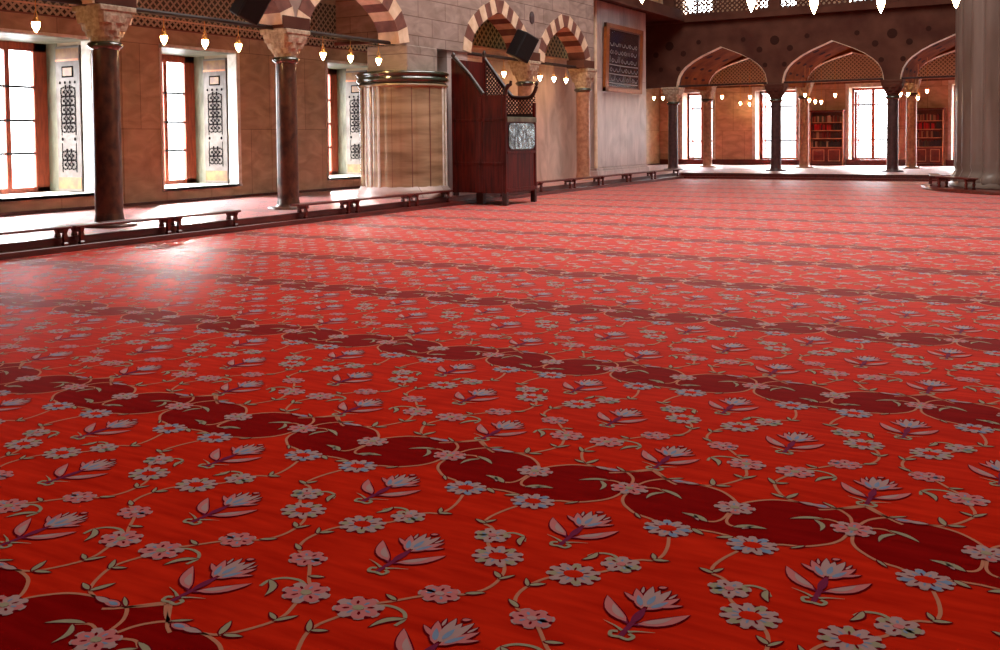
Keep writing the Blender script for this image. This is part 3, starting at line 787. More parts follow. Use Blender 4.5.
L3 = ['pinkish brown column in the back row before the corner window', 'pinkish brown column in the back row just beside the first bookcase', 'pinkish brown column in the back row touching the second bookcase', 'pinkish brown back column hidden by the fluted pier', 'pinkish brown back column past the fluted pier']
for i in range(5): column(-13.1+3.96*i, YR2, PZ, 3.0, 3.6, .19, M_SHAFTL, L3[i], G3, .30, name='granite_column')

# ------------------------------------------------------------------ round pier (drum)
DX, DY, DR = -13.1, 18.25, .98
rt = empty('round_pier', (DX, DY, PZ), 'squat round brown marble pier with dark green and brown ring, behind the low benches', 'pier', None, 'thing')
def drummod(a, r, z):
    n = 18; t = (a*n/(2*pi)) % 1.0
    return r*(1-.012*abs(2*t-1)**6*1.0+.006*sin(pi*t))
m_ = MB(); m_.lathe(DX, DY, [(DR, PZ+.22), (DR, 2.66)], 180, mod=drummod, caps=False)
m_.build('drum', M_DRUM, rt)
m_ = MB()
for k in range(14):                       # joints between the slabs
    a = 2*pi*(k+.3)/14; px, py = DX+(DR-.004)*cos(a), DY+(DR-.004)*sin(a)
    m_.tube([(px, py, PZ+.24), (px, py, 2.66)], .012, 6, 0)
m_.build('joint', M_VRED, rt)
m_ = MB()
for deg in (-111, -102, -88, 8, 19):         # pale engaged strips
    a = math.radians(deg); px, py = DX+(DR+.0)*cos(a), DY+(DR+.0)*sin(a)
    m_ = MB(); m_.tube([(px, py, PZ+.24), (px, py, 2.66)], .032, 8, 0); m_.build('pale_strip', M_TRIM, rt)
m_ = MB(); m_.lathe(DX, DY, [(DR*1.1, PZ+.007), (DR*1.1, PZ+.06), (DR*1.06, PZ+.1), (DR*1.08, PZ+.14), (DR*1.03, PZ+.2), (DR, PZ+.26)], 64); m_.build('base', M_PIER, rt)
m_ = MB(); m_.lathe(DX, DY, [(DR, 2.62), (DR*1.05, 2.66), (DR*1.03, 2.70), (DR*1.0, 2.71)], 64); m_.build('moulding', M_DRUM, rt)
m_ = MB(); m_.lathe(DX, DY, [(DR*1.0, 2.72), (DR*1.04, 2.74), (DR*1.07, 2.78), (DR*1.07, 2.83), (DR*1.04, 2.85), (DR*1.04, 2.88), (DR*1.075, 2.90), (DR*1.075, 2.95), (DR*1.04, 2.98), (DR*.5, 2.98)], 64); m_.build('ring', M_RING, rt)
m_ = MB(); m_.box(DX-.55, DX+.55, DY-.6, DY+.6, 2.98, 3.555, 0, .02)
m_.build('impost_block', M_STONE, rt)

# ------------------------------------------------------------------ square grey pier and framed board
rt = empty('square_pier', (-14.6, 30.9, PZ), 'tall square pale grey marble pier carrying the framed calligraphy board', 'pier', None, 'thing')
m_ = MB(); m_.box(-16.2, -13.1, 28.75, 33.05, PZ+.3, ZG-.01, 0, .02); m_.build('shaft', M_PIER, rt)
m_ = MB(); m_.box(-16.25, -13.03, 28.68, 33.14, PZ+.007, PZ+.22, 0, .02); m_.box(-16.22, -13.065, 28.72, 33.09, PZ+.22, PZ+.3, 0, .015); m_.build('base', M_PIER, rt)
m_ = MB(); m_.tube([(-13.1, 28.72, PZ+.3), (-13.1, 28.72, ZG-.01)], .06, 10); m_.build('corner_moulding', M_CREAM, rt)

BY0, BY1, BZ0, BZ1 = 29.2, 32.35, 2.97, 5.17
xb = -13.07
rt = empty('framed_calligraphy', (xb, (BY0+BY1)/2, BZ0), 'large gilt-framed dark calligraphy board leaning out high on the square grey pier', 'framed board')
fr = MB(); w = .24
tilt = lambda z: .05+.06*((z-BZ0)/(BZ1-BZ0))
def fbox(mb, y0, y1, z0, z1, d0, d1, mi=0):
    v = []
    for z in (z0, z1):
        for y in (y0, y1):
            for d in (d0, d1): v.append((xb+tilt(z)+d, y, z))
    mb.add(v, [(0, 2, 3, 1), (4, 5, 7, 6), (0, 1, 5, 4), (2, 6, 7, 3), (0, 4, 6, 2), (1, 3, 7, 5)], mi)
for a, b, c, d in ((BY0, BY0+w, BZ0, BZ1), (BY1-w, BY1, BZ0, BZ1), (BY0, BY1, BZ0, BZ0+w*.55), (BY0, BY1, BZ1-w*.55, BZ1)):
    fbox(fr, a, b, c, d, -.05, .05, 0)
for a, b, c, d in ((BY0+w, BY0+w+.05, BZ0+w*.55, BZ1-w*.55), (BY1-w-.05, BY1-w, BZ0+w*.55, BZ1-w*.55), (BY0+w, BY1-w, BZ0+w*.55, BZ0+w*.55+.05), (BY0+w, BY1-w, BZ1-w*.55-.05, BZ1-w*.55)):
    fbox(fr, a, b, c, d, -.02, .035, 1)
fr.build('frame', [M_GILT, M_VRED], rt)
pn = MB(); fbox(pn, BY0+w, BY1-w, BZ0+w*.55, BZ1-w*.55, -.04, .0); pb = pn.build('panel', M_INK, rt)
lt = MB(); random.seed(3)
rows = [(3.30, .05), (3.62, .05), (3.94, .05)]
def stroke3(mb, P, wd, d=.006):
    L = smooth_line(P, 4)
    for k in range(len(L)-1):
        a, b = L[k], L[k+1]; e = (b-a)
        if e.length < 1e-6: continue
        q = Vector((-e.y, e.x)).normalized()*wd/2
        mb.add([(xb+tilt(p.y)+d, p.x, p.y) for p in (a+q, b+q, b-q, a-q)], [(0, 1, 2, 3)])
for z in (3.26, 3.56, 3.86): stroke3(lt, [(BY0+.34, z), (BY0+1.5, z-.015), (BY1-.34, z)], .035)
for r, z in enumerate((3.32, 3.63, 3.93, 4.2, 4.46)):
    y = BY0+.42
    while y < BY1-.55:
        t = random.random(); hgt = .22 if r < 3 else .12
        if t < .4: stroke3(lt, [(y, z), (y+.01, z+hgt)], .028); y += .12
        elif t < .75: stroke3(lt, [(y, z+.1), (y+.08, z+.02), (y+.2, z+.02), (y+.27, z+.12)], .026); y += .3
        else: stroke3(lt, [(y, z+.04), (y+.1, z+.13), (y+.18, z+.05), (y+.09, z+.01), (y+.02, z+.06)], .024); y += .24
lt.build('lettering', M_WHITE, pb)

# ------------------------------------------------------------------ fluted giant pier
PX, PY, PR = .35, 29.75, 2.92
rt = empty('fluted_pier', (PX, PY, 0), 'giant grey marble pier with rounded fluting, ringed by a low wooden ledge', 'pier', None, 'thing')
NF = 36
def flmod(a, r, z):
    return r+.17*abs(sin(a*NF/2))**.8
m_ = MB(); m_.lathe(PX, PY, [(PR, .75), (PR, ZC-.01)], 400, mod=flmod, caps=False); m_.build('shaft', M_FLUTE, rt)
def basemod(a, r, z):
    k = max(0, min(1, (.8-z)/.45)); ph = abs(sin(a*NF/2))
    return r+.17*ph**.8*(1-k)+k*(.10*ph**3)
m_ = MB(); m_.lathe(PX, PY, [(PR+.16, .2), (PR+.17, .32), (PR+.1, .4), (PR+.03, .52), (PR+.04, .66), (PR, .78)], 400, mod=basemod); m_.lathe(PX, PY, [(PR+.3, .1), (PR+.3, .16), (PR+.2, .22)], 96); m_.build('base', M_FLUTE, rt)
m_ = MB(); m_.lathe(PX, PY, [(PR+1.0, .007), (PR+1.0, .07), (PR+.97, .085), (PR+.2, .085)], 96); m_.build('ledge', M_WOOD, rt)

# ------------------------------------------------------------------ low benches
def bench(x, y0, y1, zb, label, group, trestles, rotz=0., wid=.24, h=.27):
    """plank bench running along local Y; trestle ends with two turned legs each"""
    L = y1-y0; rt = empty('low_bench', (x, y0, zb), label, 'bench', group)
    rt.rotation_euler.z = rotz
    rt['_w'] = (0, 0, 0)
    p = MB(); p.box(-wid/2, wid/2, 0, L, h-.04, h, 0, .012); p.build('plank', M_WOOD, rt)
    for t in trestles:
        for sx in (-1, 1):
            l = MB(); xx = sx*(wid/2-.035)
            l.loft([[(xx+a*w_, t+b*w_, z) for a, b in ((-1, -1), (1, -1), (1, 1), (-1, 1))] for z, w_ in ((0, .03), (.03, .034), (.05, .02), (.12, .03), (.17, .022), (h-.05, .034), (h-.038, .04))])
            l.build('leg', M_WOOD, rt)
        b = MB(); b.box(-wid/2+.04, wid/2-.04, t-.012, t+.012, h-.1, h-.04); b.build('crossbar', M_WOOD, rt)
    rt['_w'] = (x, y0, zb)
    return rt
GB = 'low wooden benches along the side step'
XB = XS-.13+.0
runs = [(5.2, 8.68, [.1, 1.6, 3.38], 'long low dark wooden bench on the step before the widest shuttered window'),
        (8.72, 10.46, [.12, 1.64], 'low wooden bench in front of the thick dark red column'),
        (10.49, 11.86, [.08, 1.26], 'short low wooden bench ending in the gap before the two columns meet'),
        (13.25, 14.79, [.22, 1.42], 'low wooden bench starting at the foot of the column under the loudspeaker'),
        (14.83, 16.8, [.12, 1.82], 'low wooden bench on the step in front of the round pier, column side'),
        (16.84, 18.3, [.1, 1.3], 'low wooden bench on the step in front of the round pier, seat side'),
        (20.4, 22.4, [.12, 1.88], 'low wooden bench just past the carved preaching seat'),
        (22.44, 24.4, [.12, 1.84], 'low wooden bench below the blank warm-lit wall'),
        (24.44, 26.3, [.12, 1.74], 'low wooden bench below the lamp row, before the orange-brown column'),
        (26.34, 28.4, [.12, 1.94], 'low wooden bench at the foot of the orange-brown column'),
        (28.44, 30.5, [.12, 1.94], 'low wooden bench below the framed board, column end'),
        (30.54, 33.0, [.12, 2.3], 'low wooden bench below the framed board, far corner end')]
for i, (a, b, tr, lb) in enumerate(runs): bench(XS-.12, a, b, .085, lb, GB, tr, wid=.22)
bpy.data.objects['low_bench.002']['label'] = 'short low wooden bench whose end stops between the two dark red columns'
for th, lb_ in ((188, 'small pale-topped bench on the ledge at the side of the fluted pier'), (217, 'small dark bench curving round the front of the fluted pier')):
    a = math.radians(th); L_ = 1.5; tx, ty = sin(a), -cos(a); r_ = PR+.66
    tx, ty = (tx, ty) if ty > 0 else (-tx, -ty)
    bench(PX+r_*cos(a)-tx*L_/2, PY+r_*sin(a)-ty*L_/2, PY+r_*sin(a)+ty*0-ty*L_/2+L_, .087, lb_, None, [.15, 1.35], rotz=math.atan2(-tx, ty), wid=.28, h=.29)

# ------------------------------------------------------------------ preaching seat (kursu)
KX0, KX1, KY0, KY1 = -12.1, -10.7, 18.72, 20.14
rt = empty('preaching_seat', (-11.4, 19.4, 0), 'tall dark red wooden preaching seat with latticed armrails and a glossy grey front panel', 'preaching seat')
side = [(KX0, .27), (KX1, .27), (KX1, 2.44), (-11.26, 2.44), (-11.9, 3.26), (KX0, 3.30)]
s = MB(); s.prism(side, lambda p: (p[0], KY0, p[1]), lambda p: (p[0], KY0+.06, p[1]))
for a, b, c, d in ((KX0+.02, KX1-.02, .9, .96), (KX0+.02, KX1-.02, 1.86, 1.92)): s.box(a, b, KY0-.014, KY0+.01, c, d, 0, .004)
for xx in (KX0+.03, KX0+.72, KX1-.09): s.box(xx, xx+.07, KY0-.014, KY0+.01, .3, 2.4, 0, .004)
fixn(s.build('side_panel', M_WOODV, rt))
s = MB(); s.prism([(KX0, .27), (KX1, .27), (KX1, 1.98), (KX0, 1.98)], lambda p: (p[0], KY1-.06, p[1]), lambda p: (p[0], KY1, p[1])); fixn(s.build('side_panel', M_WOODV, rt))
s = MB(); s.box(KX0, KX0+.06, KY0+.06, KY1-.06, .27, 3.28); s.build('back_panel', M_WOODV, rt)
s = MB(); s.box(KX0+.06, KX1-.06, KY0+.06, KY1-.06, 1.5, 1.56); s.build('seat', M_WOODV, rt)
s = MB(); s.box(KX1-.06, KX1-.01, KY0+.06, KY1-.06, .27, 1.9); 
s.box(KX1-.02, KX1+.012, KY0+.06, KY1-.06, .3, .38, 0, .004); s.box(KX1-.02, KX1+.012, KY0+.06, KY1-.06, 1.14, 1.2, 0, .004)
s.build('front_panel', M_WOODV, rt)
n = 8; P = []
a0, a1, c0, c1, rr = KY0+.12, KY1-.1, 1.24, 1.82, .12
for (cx, cz, st) in ((a1-rr, c1-rr, 0), (a0+rr, c1-rr, pi/2), (a0+rr, c0+rr, pi), (a1-rr, c0+rr, 1.5*pi)):
    for i in range(5): P.append((cx+rr*cos(st+pi/2*i/4), cz+rr*sin(st+pi/2*i/4)))
s = MB(); s.prism(P, lambda p: (KX1-.01, p[0], p[1]), lambda p: (KX1+.02, p[0], p[1])); o = fixn(s.build('glossy_panel', M_SILV, rt)); o['label'] = 'glossy mottled blue-grey panel'
s = MB(); s.box(KX1-.08, KX1+.03, KY0+.05, KY1-.02, 1.84, 1.96, 0, .01); 
for i in range(7): s.lathe(0, 0, [(0, 0), (0, 0)], 3) if False else None
s.build('front_ledge', M_GREENJ, rt)
s = MB()
for (x, y) in ((KX1-.05, KY0+.05), (KX1-.05, KY1-.05)):
    s = MB(); s.box(x-.06, x+.06, y-.05, y+.05, .006, .3, 0, .01); s.build('leg', M_RAIL, rt)
for (x, y) in ((KX0+.06, KY0+.06), (KX0+.06, KY1-.06)):
    s = MB(); s.box(x-.05, x+.05, y-.05, y+.05, PZ+.005, .3, 0, .01); s.build('leg', M_RAIL, rt)
for x in (-11.45,):
    s = MB(); s.box(x-.09, x+.09, KY0+.1, KY0+.26, .006, .28, 0, .01); s.build('leg', M_RAIL, rt)
# posts
s = MB(); s.box(KX1-.07, KX1+.005, KY0-.01, KY0+.06, .27, 2.46, 0, .008); s.build('corner_post', M_WOODV, rt)
s = MB(); s.box(KX1-.07, KX1+.005, KY1-.06, KY1+.01, .27, 2.3, 0, .008); s.build('corner_post', M_WOODV, rt)
def finial(x, y, z, r=.055):
    s = MB(); s.lathe(x, y, [(r*.5, z), (r*.4, z+r*.5), (r, z+r*1.5), (r*.7, z+r*2.4), (r*.15, z+r*3.2)], 12); s.build('finial', M_RAIL, rt)
finial(KX0+.04, KY0+.03, 3.27); finial(KX0+.04, KY1-.03, 3.40)
s = MB(); s.box(KX0, KX0+.08, KY1-.07, KY1, .27, 3.42, 0, .01); s.build('corner_post', M_WOODV, rt)
# arm rails: slope, level, curl up at the front
def armrail(y, curl):
    P = [(-12.05, 3.38), (-11.7, 2.93), (-11.35, 2.50), (-11.2, 2.43), (-10.95, 2.42), (-10.82, 2.44), (-10.72, 2.54), (-10.66, 2.68)] if curl else [(-12.0, 3.30), (-11.62, 2.92), (-11.26, 2.47)]
    L = smooth_line(P, 4) if curl else [Vector(p) for p in P]
    s = MB(); s.tube([(p.x, y, p.y) for p in L], .045, 8); s.build('arm_rail', M_RAIL, rt)
    return L
L = armrail(KY1-.03, True); armrail(KY0+.0, False)
finial(-10.66, KY1-.03, 2.66, .045)
s = MB(); s.tube([(KX1-.03, KY0+.03, 2.44), (KX1-.0, KY0+.03, 2.56), (KX1+.06, KY0+.03, 2.64), (KX1+.12, KY0+.03, 2.66), (KX1+.13, KY0+.03, 2.74)], [.05, .05, .05, .04, .03], 8); s.build('scroll', M_RAIL, rt)
# lattice under the far arm rail (real openings), rounded toward the front
lat = MB()
def zr(x):
    for a, b in zip(L[:-1], L[1:]):
        if a.x <= x <= b.x: return a.y+(b.y-a.y)*(x-a.x)/max(1e-6, b.x-a.x)
    return L[-1].y
st = .075; x = -12.0
def bar(p, q, wd=.020):
    p = Vector(p); q = Vector(q)
    if (q-p).length < .02: return
    d = (q-p).normalized(); k = Vector((-d.y, d.x))*wd/2
    v = [(a.x, KY1-.05, a.y) for a in (p+k, q+k, q-k, p-k)]+[(a.x, KY1-.02, a.y) for a in (p+k, q+k, q-k, p-k)]
    lat.add(v, [(0, 1, 2, 3), (7, 6, 5, 4), (0, 4, 5, 1), (1, 5, 6, 2), (2, 6, 7, 3), (3, 7, 4, 0)])
def inside(x, z): return -12.02 < x < -10.7 and 1.98 < z < zr(x)
for sgn in (1, -1):
    c = -20
    while c < 20:
        seg = None; t = -12.05
        while t < -10.65:
            z = sgn*(t+11.4)*1.1+2.5+c*st*1.3
            if inside(t, z):
                if seg is None: seg = [(t, z), (t, z)]
                seg[1] = (t, z)
            elif seg is not None: bar(*seg); seg = None
            t += .01
        if seg is not None: bar(*seg)
        c += 1
lat.build('lattice', M_RAIL, rt)
s = MB(); s.box(KX0, KX1-.05, KY1-.07, KY1, 1.96, 2.05); s.build('lower_rail', M_RAIL, rt)

# ------------------------------------------------------------------ tie rods
def rod(p, q, r, label, group):
    m = MB(); c = [(a+b)/2 for a, b in zip(p, q)]; m.tube([p, q], r, 8); return tag(m.build('tie_rod', M_IRON, loc=c), label, 'tie rod', group)
GR = 'iron tie rods of the side arcade'
for a, b, l in ((6.4, 9.8, 'black iron tie rod running to the thick dark red column from the widest window'), (10.4, 13.85, 'black iron tie rod spanning between the two dark red columns'),
                (14.4, 17.6, 'black iron tie rod between the loudspeaker column and the round pier'), (20.3, 23.25, 'thin iron tie rod above the wooden preaching seat'),
                (23.85, 26.95, 'iron tie rod above the three lamps beside the framed board')):
    rod((XA, a, 3.585), (XA, b, 3.585), .042, l, GR)
GR2 = 'iron tie rods of the far arcade'
LR = ['thin black tie rod across the arch at the corner', 'thin black tie rod across the arch before the first bookcase', 'thin black tie rod across the arch beside the fluted pier', 'thin black tie rod behind the fluted pier']
for i in range(4): rod((-13.15+4*i, YF, 3.40), (-9.45+4*i, YF, 3.40), .035, LR[i], GR2)

# ------------------------------------------------------------------ lamps
def make_lamp(loc, top, label, group, s=1.):
    rt = empty('hanging_lamp', loc, label, 'lamp', group); rt['_w'] = (0, 0, 0)
    b = MB(); b.lathe(0, 0, [(.004, -.10*s), (.022*s, -.075*s), (.045*s, -.03*s), (.058*s, .015*s), (.052*s, .06*s), (.03*s, .075*s)], 14); b.build('bulb', M_BULB, rt)
    c = MB(); c.lathe(0, 0, [(.054*s, .05*s), (.06*s, .06*s), (.056*s, .075*s), (.03*s, .095*s), (.02*s, .12*s)], 12); c.build('cap', M_BRASS, rt)
    h = MB()
    for sx in (-1, 1): h.tube([(sx*.055*s, 0, .07*s), (sx*.03*s, 0, .16*s), (0, 0, .22*s)], .006, 5)
    h.tube([(0, 0, .2*s), (0, 0, top)], .006, 5); h.build('chain', M_BRASS, rt)
    rt['_w'] = tuple(loc)
    return rt
GL = 'lamps hanging from the side arcade tie rods'
spots = [(9.11, 'lit glass lamp hanging in front of the widest window'), (11.46, 'lit glass lamp next to the thick dark red column, over the second window'), (12.36, 'lit glass lamp at the middle of the second window top'),
         (13.16, 'lit glass lamp beside the loudspeaker column, window side'), (15.5, 'lit glass lamp at the edge of the third window top'), (16.38, 'lit glass lamp at the end of the third window top'),
         (17.35, 'lit glass lamp just above the round pier ring'), (22.85, 'lit glass lamp above the lattice of the preaching seat'), (24.92, 'lit glass lamp closest to the preaching seat on the warm blank wall'),
         (25.8, 'lit glass lamp in the middle of the three on the warm blank wall'), (26.6, 'lit glass lamp closest to the orange-brown column')]
l0 = None
for y, lb in spots:
    if l0 is None: l0 = make_lamp((XA, y*.981, 3.17), .42, lb, GL)
    else: copy_tree(l0, (XA, y*.981, 3.17), lb, GL)
GF = 'small lamps hanging under the far arches'
FL = [(-14.72, 38, 3.05, 'tiny lit lamp beside the small black loudspeaker'), (-14.34, 38, 3.05, 'tiny lit lamp between the small loudspeaker and the corner column'), (-11.88, 38, 3.02, 'tiny lit lamp over the warm glow on the tan wall'),
      (-10.77, 38, 2.98, 'tiny lit lamp beside the tall bright window frame'), (-8.68, 38, 3.0, 'tiny lit lamp on the bracket by the brown back column'), (-8.52, 38, 2.80, 'tiny lit lamp just above the first bookcase corner'),
      (-8.3, 38, 2.74, 'tiny lit lamp second along above the first bookcase'), (-8.08, 38, 2.72, 'tiny lit lamp third along above the first bookcase'), (-7.58, 38, 2.96, 'tiny lit lamp alone between first bookcase and window'),
      (-5.3, 38, 2.93, 'tiny lit lamp tucked behind the dark column beside the second bookcase'), (-5.05, 38, 2.92, 'tiny lit lamp between dark and brown columns'), (-4.72, 38, 2.77, 'tiny lit lamp low above the second bookcase'),
      (-4.42, 38, 3.01, 'tiny lit lamp high above the second bookcase'), (-12.1, 42.6, 2.85, 'tiny lit wall lamp making a warm glow on the tan wall'), (-11.75 -.75, 42.6, 2.9, 'second tiny lamp in the warm glow on the tan wall')]
lf = make_lamp((FL[0][0], FL[0][1], FL[0][2]), 1.2, FL[0][3], GF, .9)
for x, y, z, lb in FL[1:]: copy_tree(lf, (x, y, z), lb, GF)

# main chandelier: an iron hoop (above the picture) with its ring of lamps
CX, CY = -1.75, 10.9
pts = [(-4.51, 11.25), (-4.17, 12.02), (-3.63, 12.86), (-2.98, 13.55), (-2.2, 13.96), (-1.29, 13.99)]
ch = empty('chandelier', (CX, CY, 3.24), 'great ring chandelier whose lit teardrop lamps hang in a row along the top', 'chandelier')
ch['_w'] = (0, 0, 0)
CXX, CYY, CRR = -1.60, 10.93, 3.05
h = MB(); h.tube([(CXX-CX+CRR*cos(2*pi*i/64), CYY-CY+CRR*sin(2*pi*i/64), .45) for i in range(65)], .03, 8); h.build('hoop', M_IRON, ch)
h = MB()
for k in range(6):
    a = pi*k/3; h.tube([(CXX-CX+CRR*cos(a), CYY-CY+CRR*sin(a), .45), (CXX-CX, CYY-CY, 4.5)], .012, 6)
h.tube([(CXX-CX, CYY-CY, 4.5), (CXX-CX, CYY-CY, ZC-3.15)], .02, 6)
h.build('suspension', M_IRON, ch)
for (x, y), dz in zip(pts, (-.02, .0, .0, .0, .0, .0)):
    s = 1.1; b = MB(); X0, Y0 = x-CX, y-CY
    b.lathe(X0, Y0, [(.004, -.12*s), (.02*s, -.085*s), (.04*s, -.03*s), (.052*s, .03*s), (.045*s, .09*s), (.03*s, .11*s)], 14)
    lb_ = b.build('lamp', M_BULB, ch)
    d = MB(); d.lathe(X0, Y0, [(.05*s, .09*s), (.055*s, .10*s), (.03*s, .13*s)], 12)
    # chain to the hoop
    v = Vector((x-CXX, y-CYY)).normalized()*CRR; d.tube([(X0, Y0, .12*s), (CXX-CX+v.x, CYY-CY+v.y, .45)], .006, 5)
    d.build('cap', M_BRASS, lb_)
ch['_w'] = (CX, CY, 3.15)

# ------------------------------------------------------------------ loudspeakers
def speaker(loc, sz, rot, label):
    rt = empty('loudspeaker', loc, label, 'loudspeaker'); rt['_w'] = (0, 0, 0)
    rt.rotation_euler = (Matrix.Rotation(math.radians(rot), 4, Vector((-.5, .86, -.04))) @ Matrix.Rotation(math.radians(-20 if rot else 0), 4, 'Z')).to_euler()
    w, d, h = sz
    b = MB(); b.box(-w/2, w/2, -d/2, d/2, -h/2, h/2, 0, .02); b.build('cabinet', M_BLACK, rt)
    g = MB(); g.box(w/2, w/2+.015, -d/2+.03, d/2-.03, -h/2+.03, h/2-.03, 0, .006); g.build('grille', M_GRILL, rt)
    k = MB(); k.box(-w/2-.12, -w/2, -.03, .03, -.05, .05); k.build('bracket', M_IRON, rt)
    rt['_w'] = tuple(loc)
speaker((-12.3, 12.72, 3.92), (.42, .42, .72), 30, 'big black loudspeaker tilted down above the columns by the second window')
speaker((-12.3, 22.45, 3.86), (.42, .50, .70), 27, 'black loudspeaker tilted above the wooden preaching seat')
speaker((-14.75, 36.0, 3.05), (.36, .4, .72), 0, 'small black upright loudspeaker in the gap beside the square grey pier')

# ------------------------------------------------------------------ bookcases and books
random.seed(11)
BC = [srgb(120, 24, 22), srgb(150, 30, 26), srgb(92, 30, 24), srgb(60, 30, 26), srgb(70, 70, 48), srgb(150, 110, 80), srgb(40, 36, 40), srgb(176, 150, 120), srgb(190, 20, 30)]
BMAT = [mat('book_cloth_%d' % i, c, rough=.6) for i, c in enumerate(BC)]
def bookcase(x0, x1, label, glabel):
    yb, yf, z0, z1 = YB-.045, YB-.42, PZ+.005, 2.5; W = x1-x0
    rt = empty('bookcase', ((x0+x1)/2, yf, z0), label, 'bookcase', 'bookcases against the tan wall')
    b = MB(); t = .05
    b.box(x0, x0+t, yf, yb, z0, z1); b.box(x1-t, x1, yf, yb, z0, z1); b.box(x0, x1, yb-.02, yb, z0, z1); b.box(x0-.03, x1+.03, yf-.03, yb, z1-.05, z1+.02, 0, .01); b.box(x0, x1, yf, yb, z0, z0+.09)
    b.build('carcass', M_CABW, rt)
    e = MB(); e.box(x0+.005, x0+.045, yf-.012, yf, z0, z1-.05); e.box(x1-.045, x1-.005, yf-.012, yf, z0, z1-.05); e.build('edging', M_SHELFW, rt)
    zs = [.97, 1.34, 1.68, 2.02]
    for z in zs:
        s = MB(); s.box(x0+t, x1-t, yf, yb-.02, z-.03, z); s.build('shelf', M_SHELFW, rt)
    for k in (0, 1):
        a = x0+t+(W-2*t)*k/2; c = a+(W-2*t)/2
        d = MB(); d.box(a+.01, c-.01, yf-.02, yf+.005, z0+.1, .93, 0, .004); dd = d.build('door', M_CABW, rt)
        m = MB()
        for (p, q, r, s_) in ((a+.08, c-.08, z0+.18, z0+.20), (a+.08, c-.08, .84, .86), (a+.08, a+.1, z0+.18, .86), (c-.1, c-.08, z0+.18, .86)): m.box(p, q, yf-.03, yf-.02, r, s_)
        m.build('panel_moulding', M_SHELFW, dd)
    names = ['lowest', 'second', 'third', 'top']
    for r, z in enumerate(zs):
        x = x0+t+.02; ztop = (zs+[2.45])[r+1]-.05 if r < 3 else 2.42
        red = random.random()
        while x < x1-t-.09:
            w = random.uniform(.035, .075); hh = min(ztop-z, random.uniform(.2, .29))
            if random.random() < .06: x += w; continue
            if r == 3: mi = random.choice([0, 4, 5, 7, 2, 6])
            elif r == 2: mi = random.choice([8, 8, 1, 0, 6]) if x < (x0+x1)/2+.2 else random.choice([6, 6, 3])
            elif r == 1: mi = random.choice([0, 2, 1, 5, 2]) if x < (x0+x1)/2+.1 else random.choice([3, 6])
            else: mi = random.choice([6, 7, 3, 4]) if x < (x0+x1)/2 else 6
            bk = MB(); dp = random.uniform(.15, .2); y0 = yf+.04
            bk.box(x+.001, x+w-.001, y0, y0+dp, z, z+hh, 0, .004)
            o = bk.build('book', BMAT[mi], loc=(x+w/2, y0, z))
            tag(o, 'upright %s book on the %s shelf of the %s' % (['dark red', 'bright red', 'brown-red', 'dark brown', 'olive', 'tan', 'black', 'cream', 'scarlet'][mi], names[r], glabel), 'book', 'books on the %s shelf of the %s' % (names[r], glabel))
            x += w
bookcase(-9.57, -8.2, 'dark red bookcase with two panelled doors between the brown column and a bright window', 'bookcase by the brown back column')
bookcase(-5.47, -4.36, 'narrower dark red bookcase with two panelled doors beside the fluted pier', 'bookcase beside the fluted pier')

# ------------------------------------------------------------------ light
W = bpy.data.worlds.new('World'); SC.world = W; W.use_nodes = True
bg = W.node_tree.nodes['Background']; bg.inputs['Color'].default_value = (.93, .97, 1.0, 1); bg.inputs['Strength'].default_value = 1.0
_N = W.node_tree.nodes; _L = W.node_tree.links
_tc = _N.new('ShaderNodeTexCoord'); _sp = _N.new('ShaderNodeSeparateXYZ'); _cr = _N.new('ShaderNodeValToRGB'); _ml = _N.new('ShaderNodeVectorMath'); _ml.operation = 'SCALE'; _ml.inputs['Scale'].default_value = 80
_L.new(_tc.outputs['Generated'], _sp.inputs[0]); _L.new(_sp.outputs['Z'], _cr.inputs['Fac'])
_e = _cr.color_ramp.elements; _e[0].position = 0.0; _e[0].color = (.12, .125, .13, 1); _e[1].position = .5; _e[1].color = (.9, .95, 1, 1)
_x = _e.new(.12); _x.color = (.22, .225, .23, 1); _x = _e.new(.28); _x.color = (.85, .9, .95, 1)
_L.new(_cr.outputs[0], _ml.inputs[0]); _L.new(_ml.outputs[0], bg.inputs['Color'])
def portal(loc, rot, sx, sy):
    l = bpy.data.lights.new('window_portal', 'AREA'); l.shape = 'RECTANGLE'; l.size = sx; l.size_y = sy; l.cycles.is_portal = True
    o = bpy.data.objects.new('window_portal', l); COL.objects.link(o); o.location = loc; o.rotation_euler = rot
for a, b in WIN: portal((XG-.3, (a+b)/2, (ZS+ZT)/2), (0, -pi/2, 0), ZT-ZS, b-a)
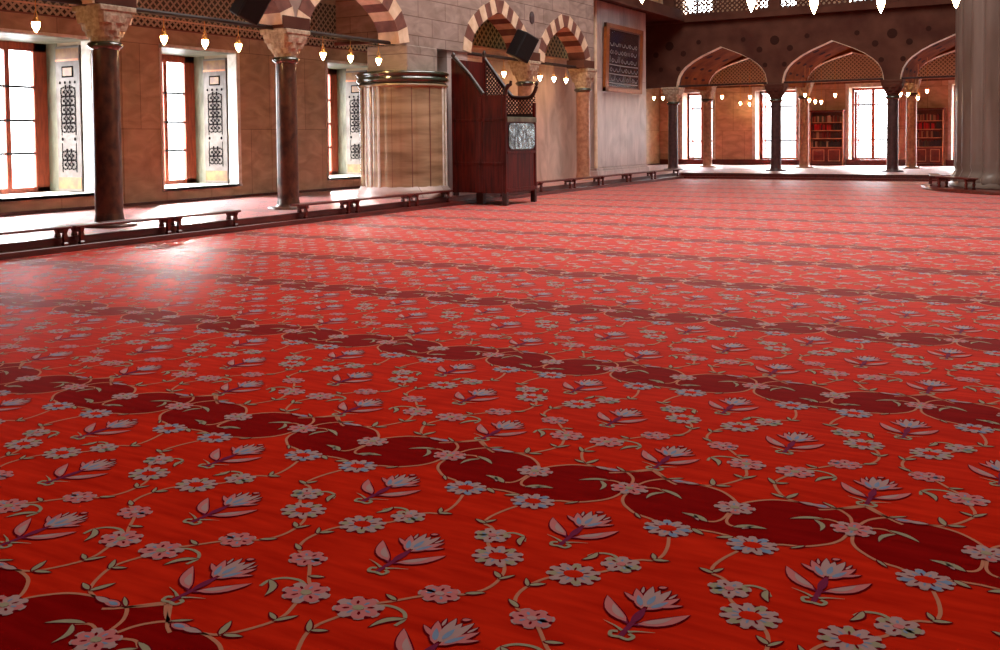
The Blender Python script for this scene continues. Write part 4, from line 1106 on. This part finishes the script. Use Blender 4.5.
for a, b in FW: portal(((a+b)/2, YB+1.0, 1.93), (-pi/2, 0, 0), b-a, 3.05)
def area(loc, rot, sx, sy, power, col):  # unseen fill lights added to brighten the hall, standing in for dome windows
    l = bpy.data.lights.new('hall_fill', 'AREA'); l.shape = 'RECTANGLE'; l.size = sx; l.size_y = sy; l.energy = power; l.color = col
    o = bpy.data.objects.new('hall_fill', l); COL.objects.link(o); o.location = loc; o.rotation_euler = rot
    return o
area((3, -3.5, 7.5), (math.radians(58), 0, math.radians(28)), 8, 4, 25, (1, .94, .88))
area((-6.0, 15, 12.5), (0, 0, 0), 6, 7, 900, (1, .95, .9))
area((-5.0, 22, ZC-.1), (0, 0, 0), 10, 14, 3300, (1, .95, .9))
sun = bpy.data.lights.new('sun', 'SUN'); sun.energy = 45; sun.angle = math.radians(18); sun.color = (1, .97, .92)
so = bpy.data.objects.new('sun', sun); COL.objects.link(so); so.location = (-25, 60, 20)
so.rotation_euler = Vector((.66, -.70, -.33)).to_track_quat('-Z', 'Y').to_euler()

# ------------------------------------------------------------------ camera
cam = bpy.data.cameras.new('camera'); co = bpy.data.objects.new('camera', cam); COL.objects.link(co)
FPX = 983.; cam.sensor_width = 36; cam.sensor_fit = 'HORIZONTAL'; cam.lens = FPX/1000*36
cam.shift_x = 0; cam.shift_y = -(325-177)/1000
Yv = Vector((1070-500, 132-177, FPX)).normalized(); Xv = Vector((1700, -(154.5-177), -FPX)); Xv = (Xv-Yv*Xv.dot(Yv)).normalized()
Dv = Yv.cross(Xv); Dv = Dv if Dv.y > 0 else -Dv; Uv = -Dv
# rows: world axes expressed in camera (x right, y down, z forward); columns of R: camera axes in world
right = Vector((Xv.x, Yv.x, Uv.x)); down = Vector((Xv.y, Yv.y, Uv.y)); fwd = Vector((Xv.z, Yv.z, Uv.z))
R = Matrix((right, -down, -fwd)).transposed().to_4x4()
co.matrix_world = Matrix.Translation((0, 0, 1.5)) @ R
cam.clip_start = .05; cam.clip_end = 300
SC.camera = co
for o in bpy.data.objects:
    if '_w' in o: del o['_w']
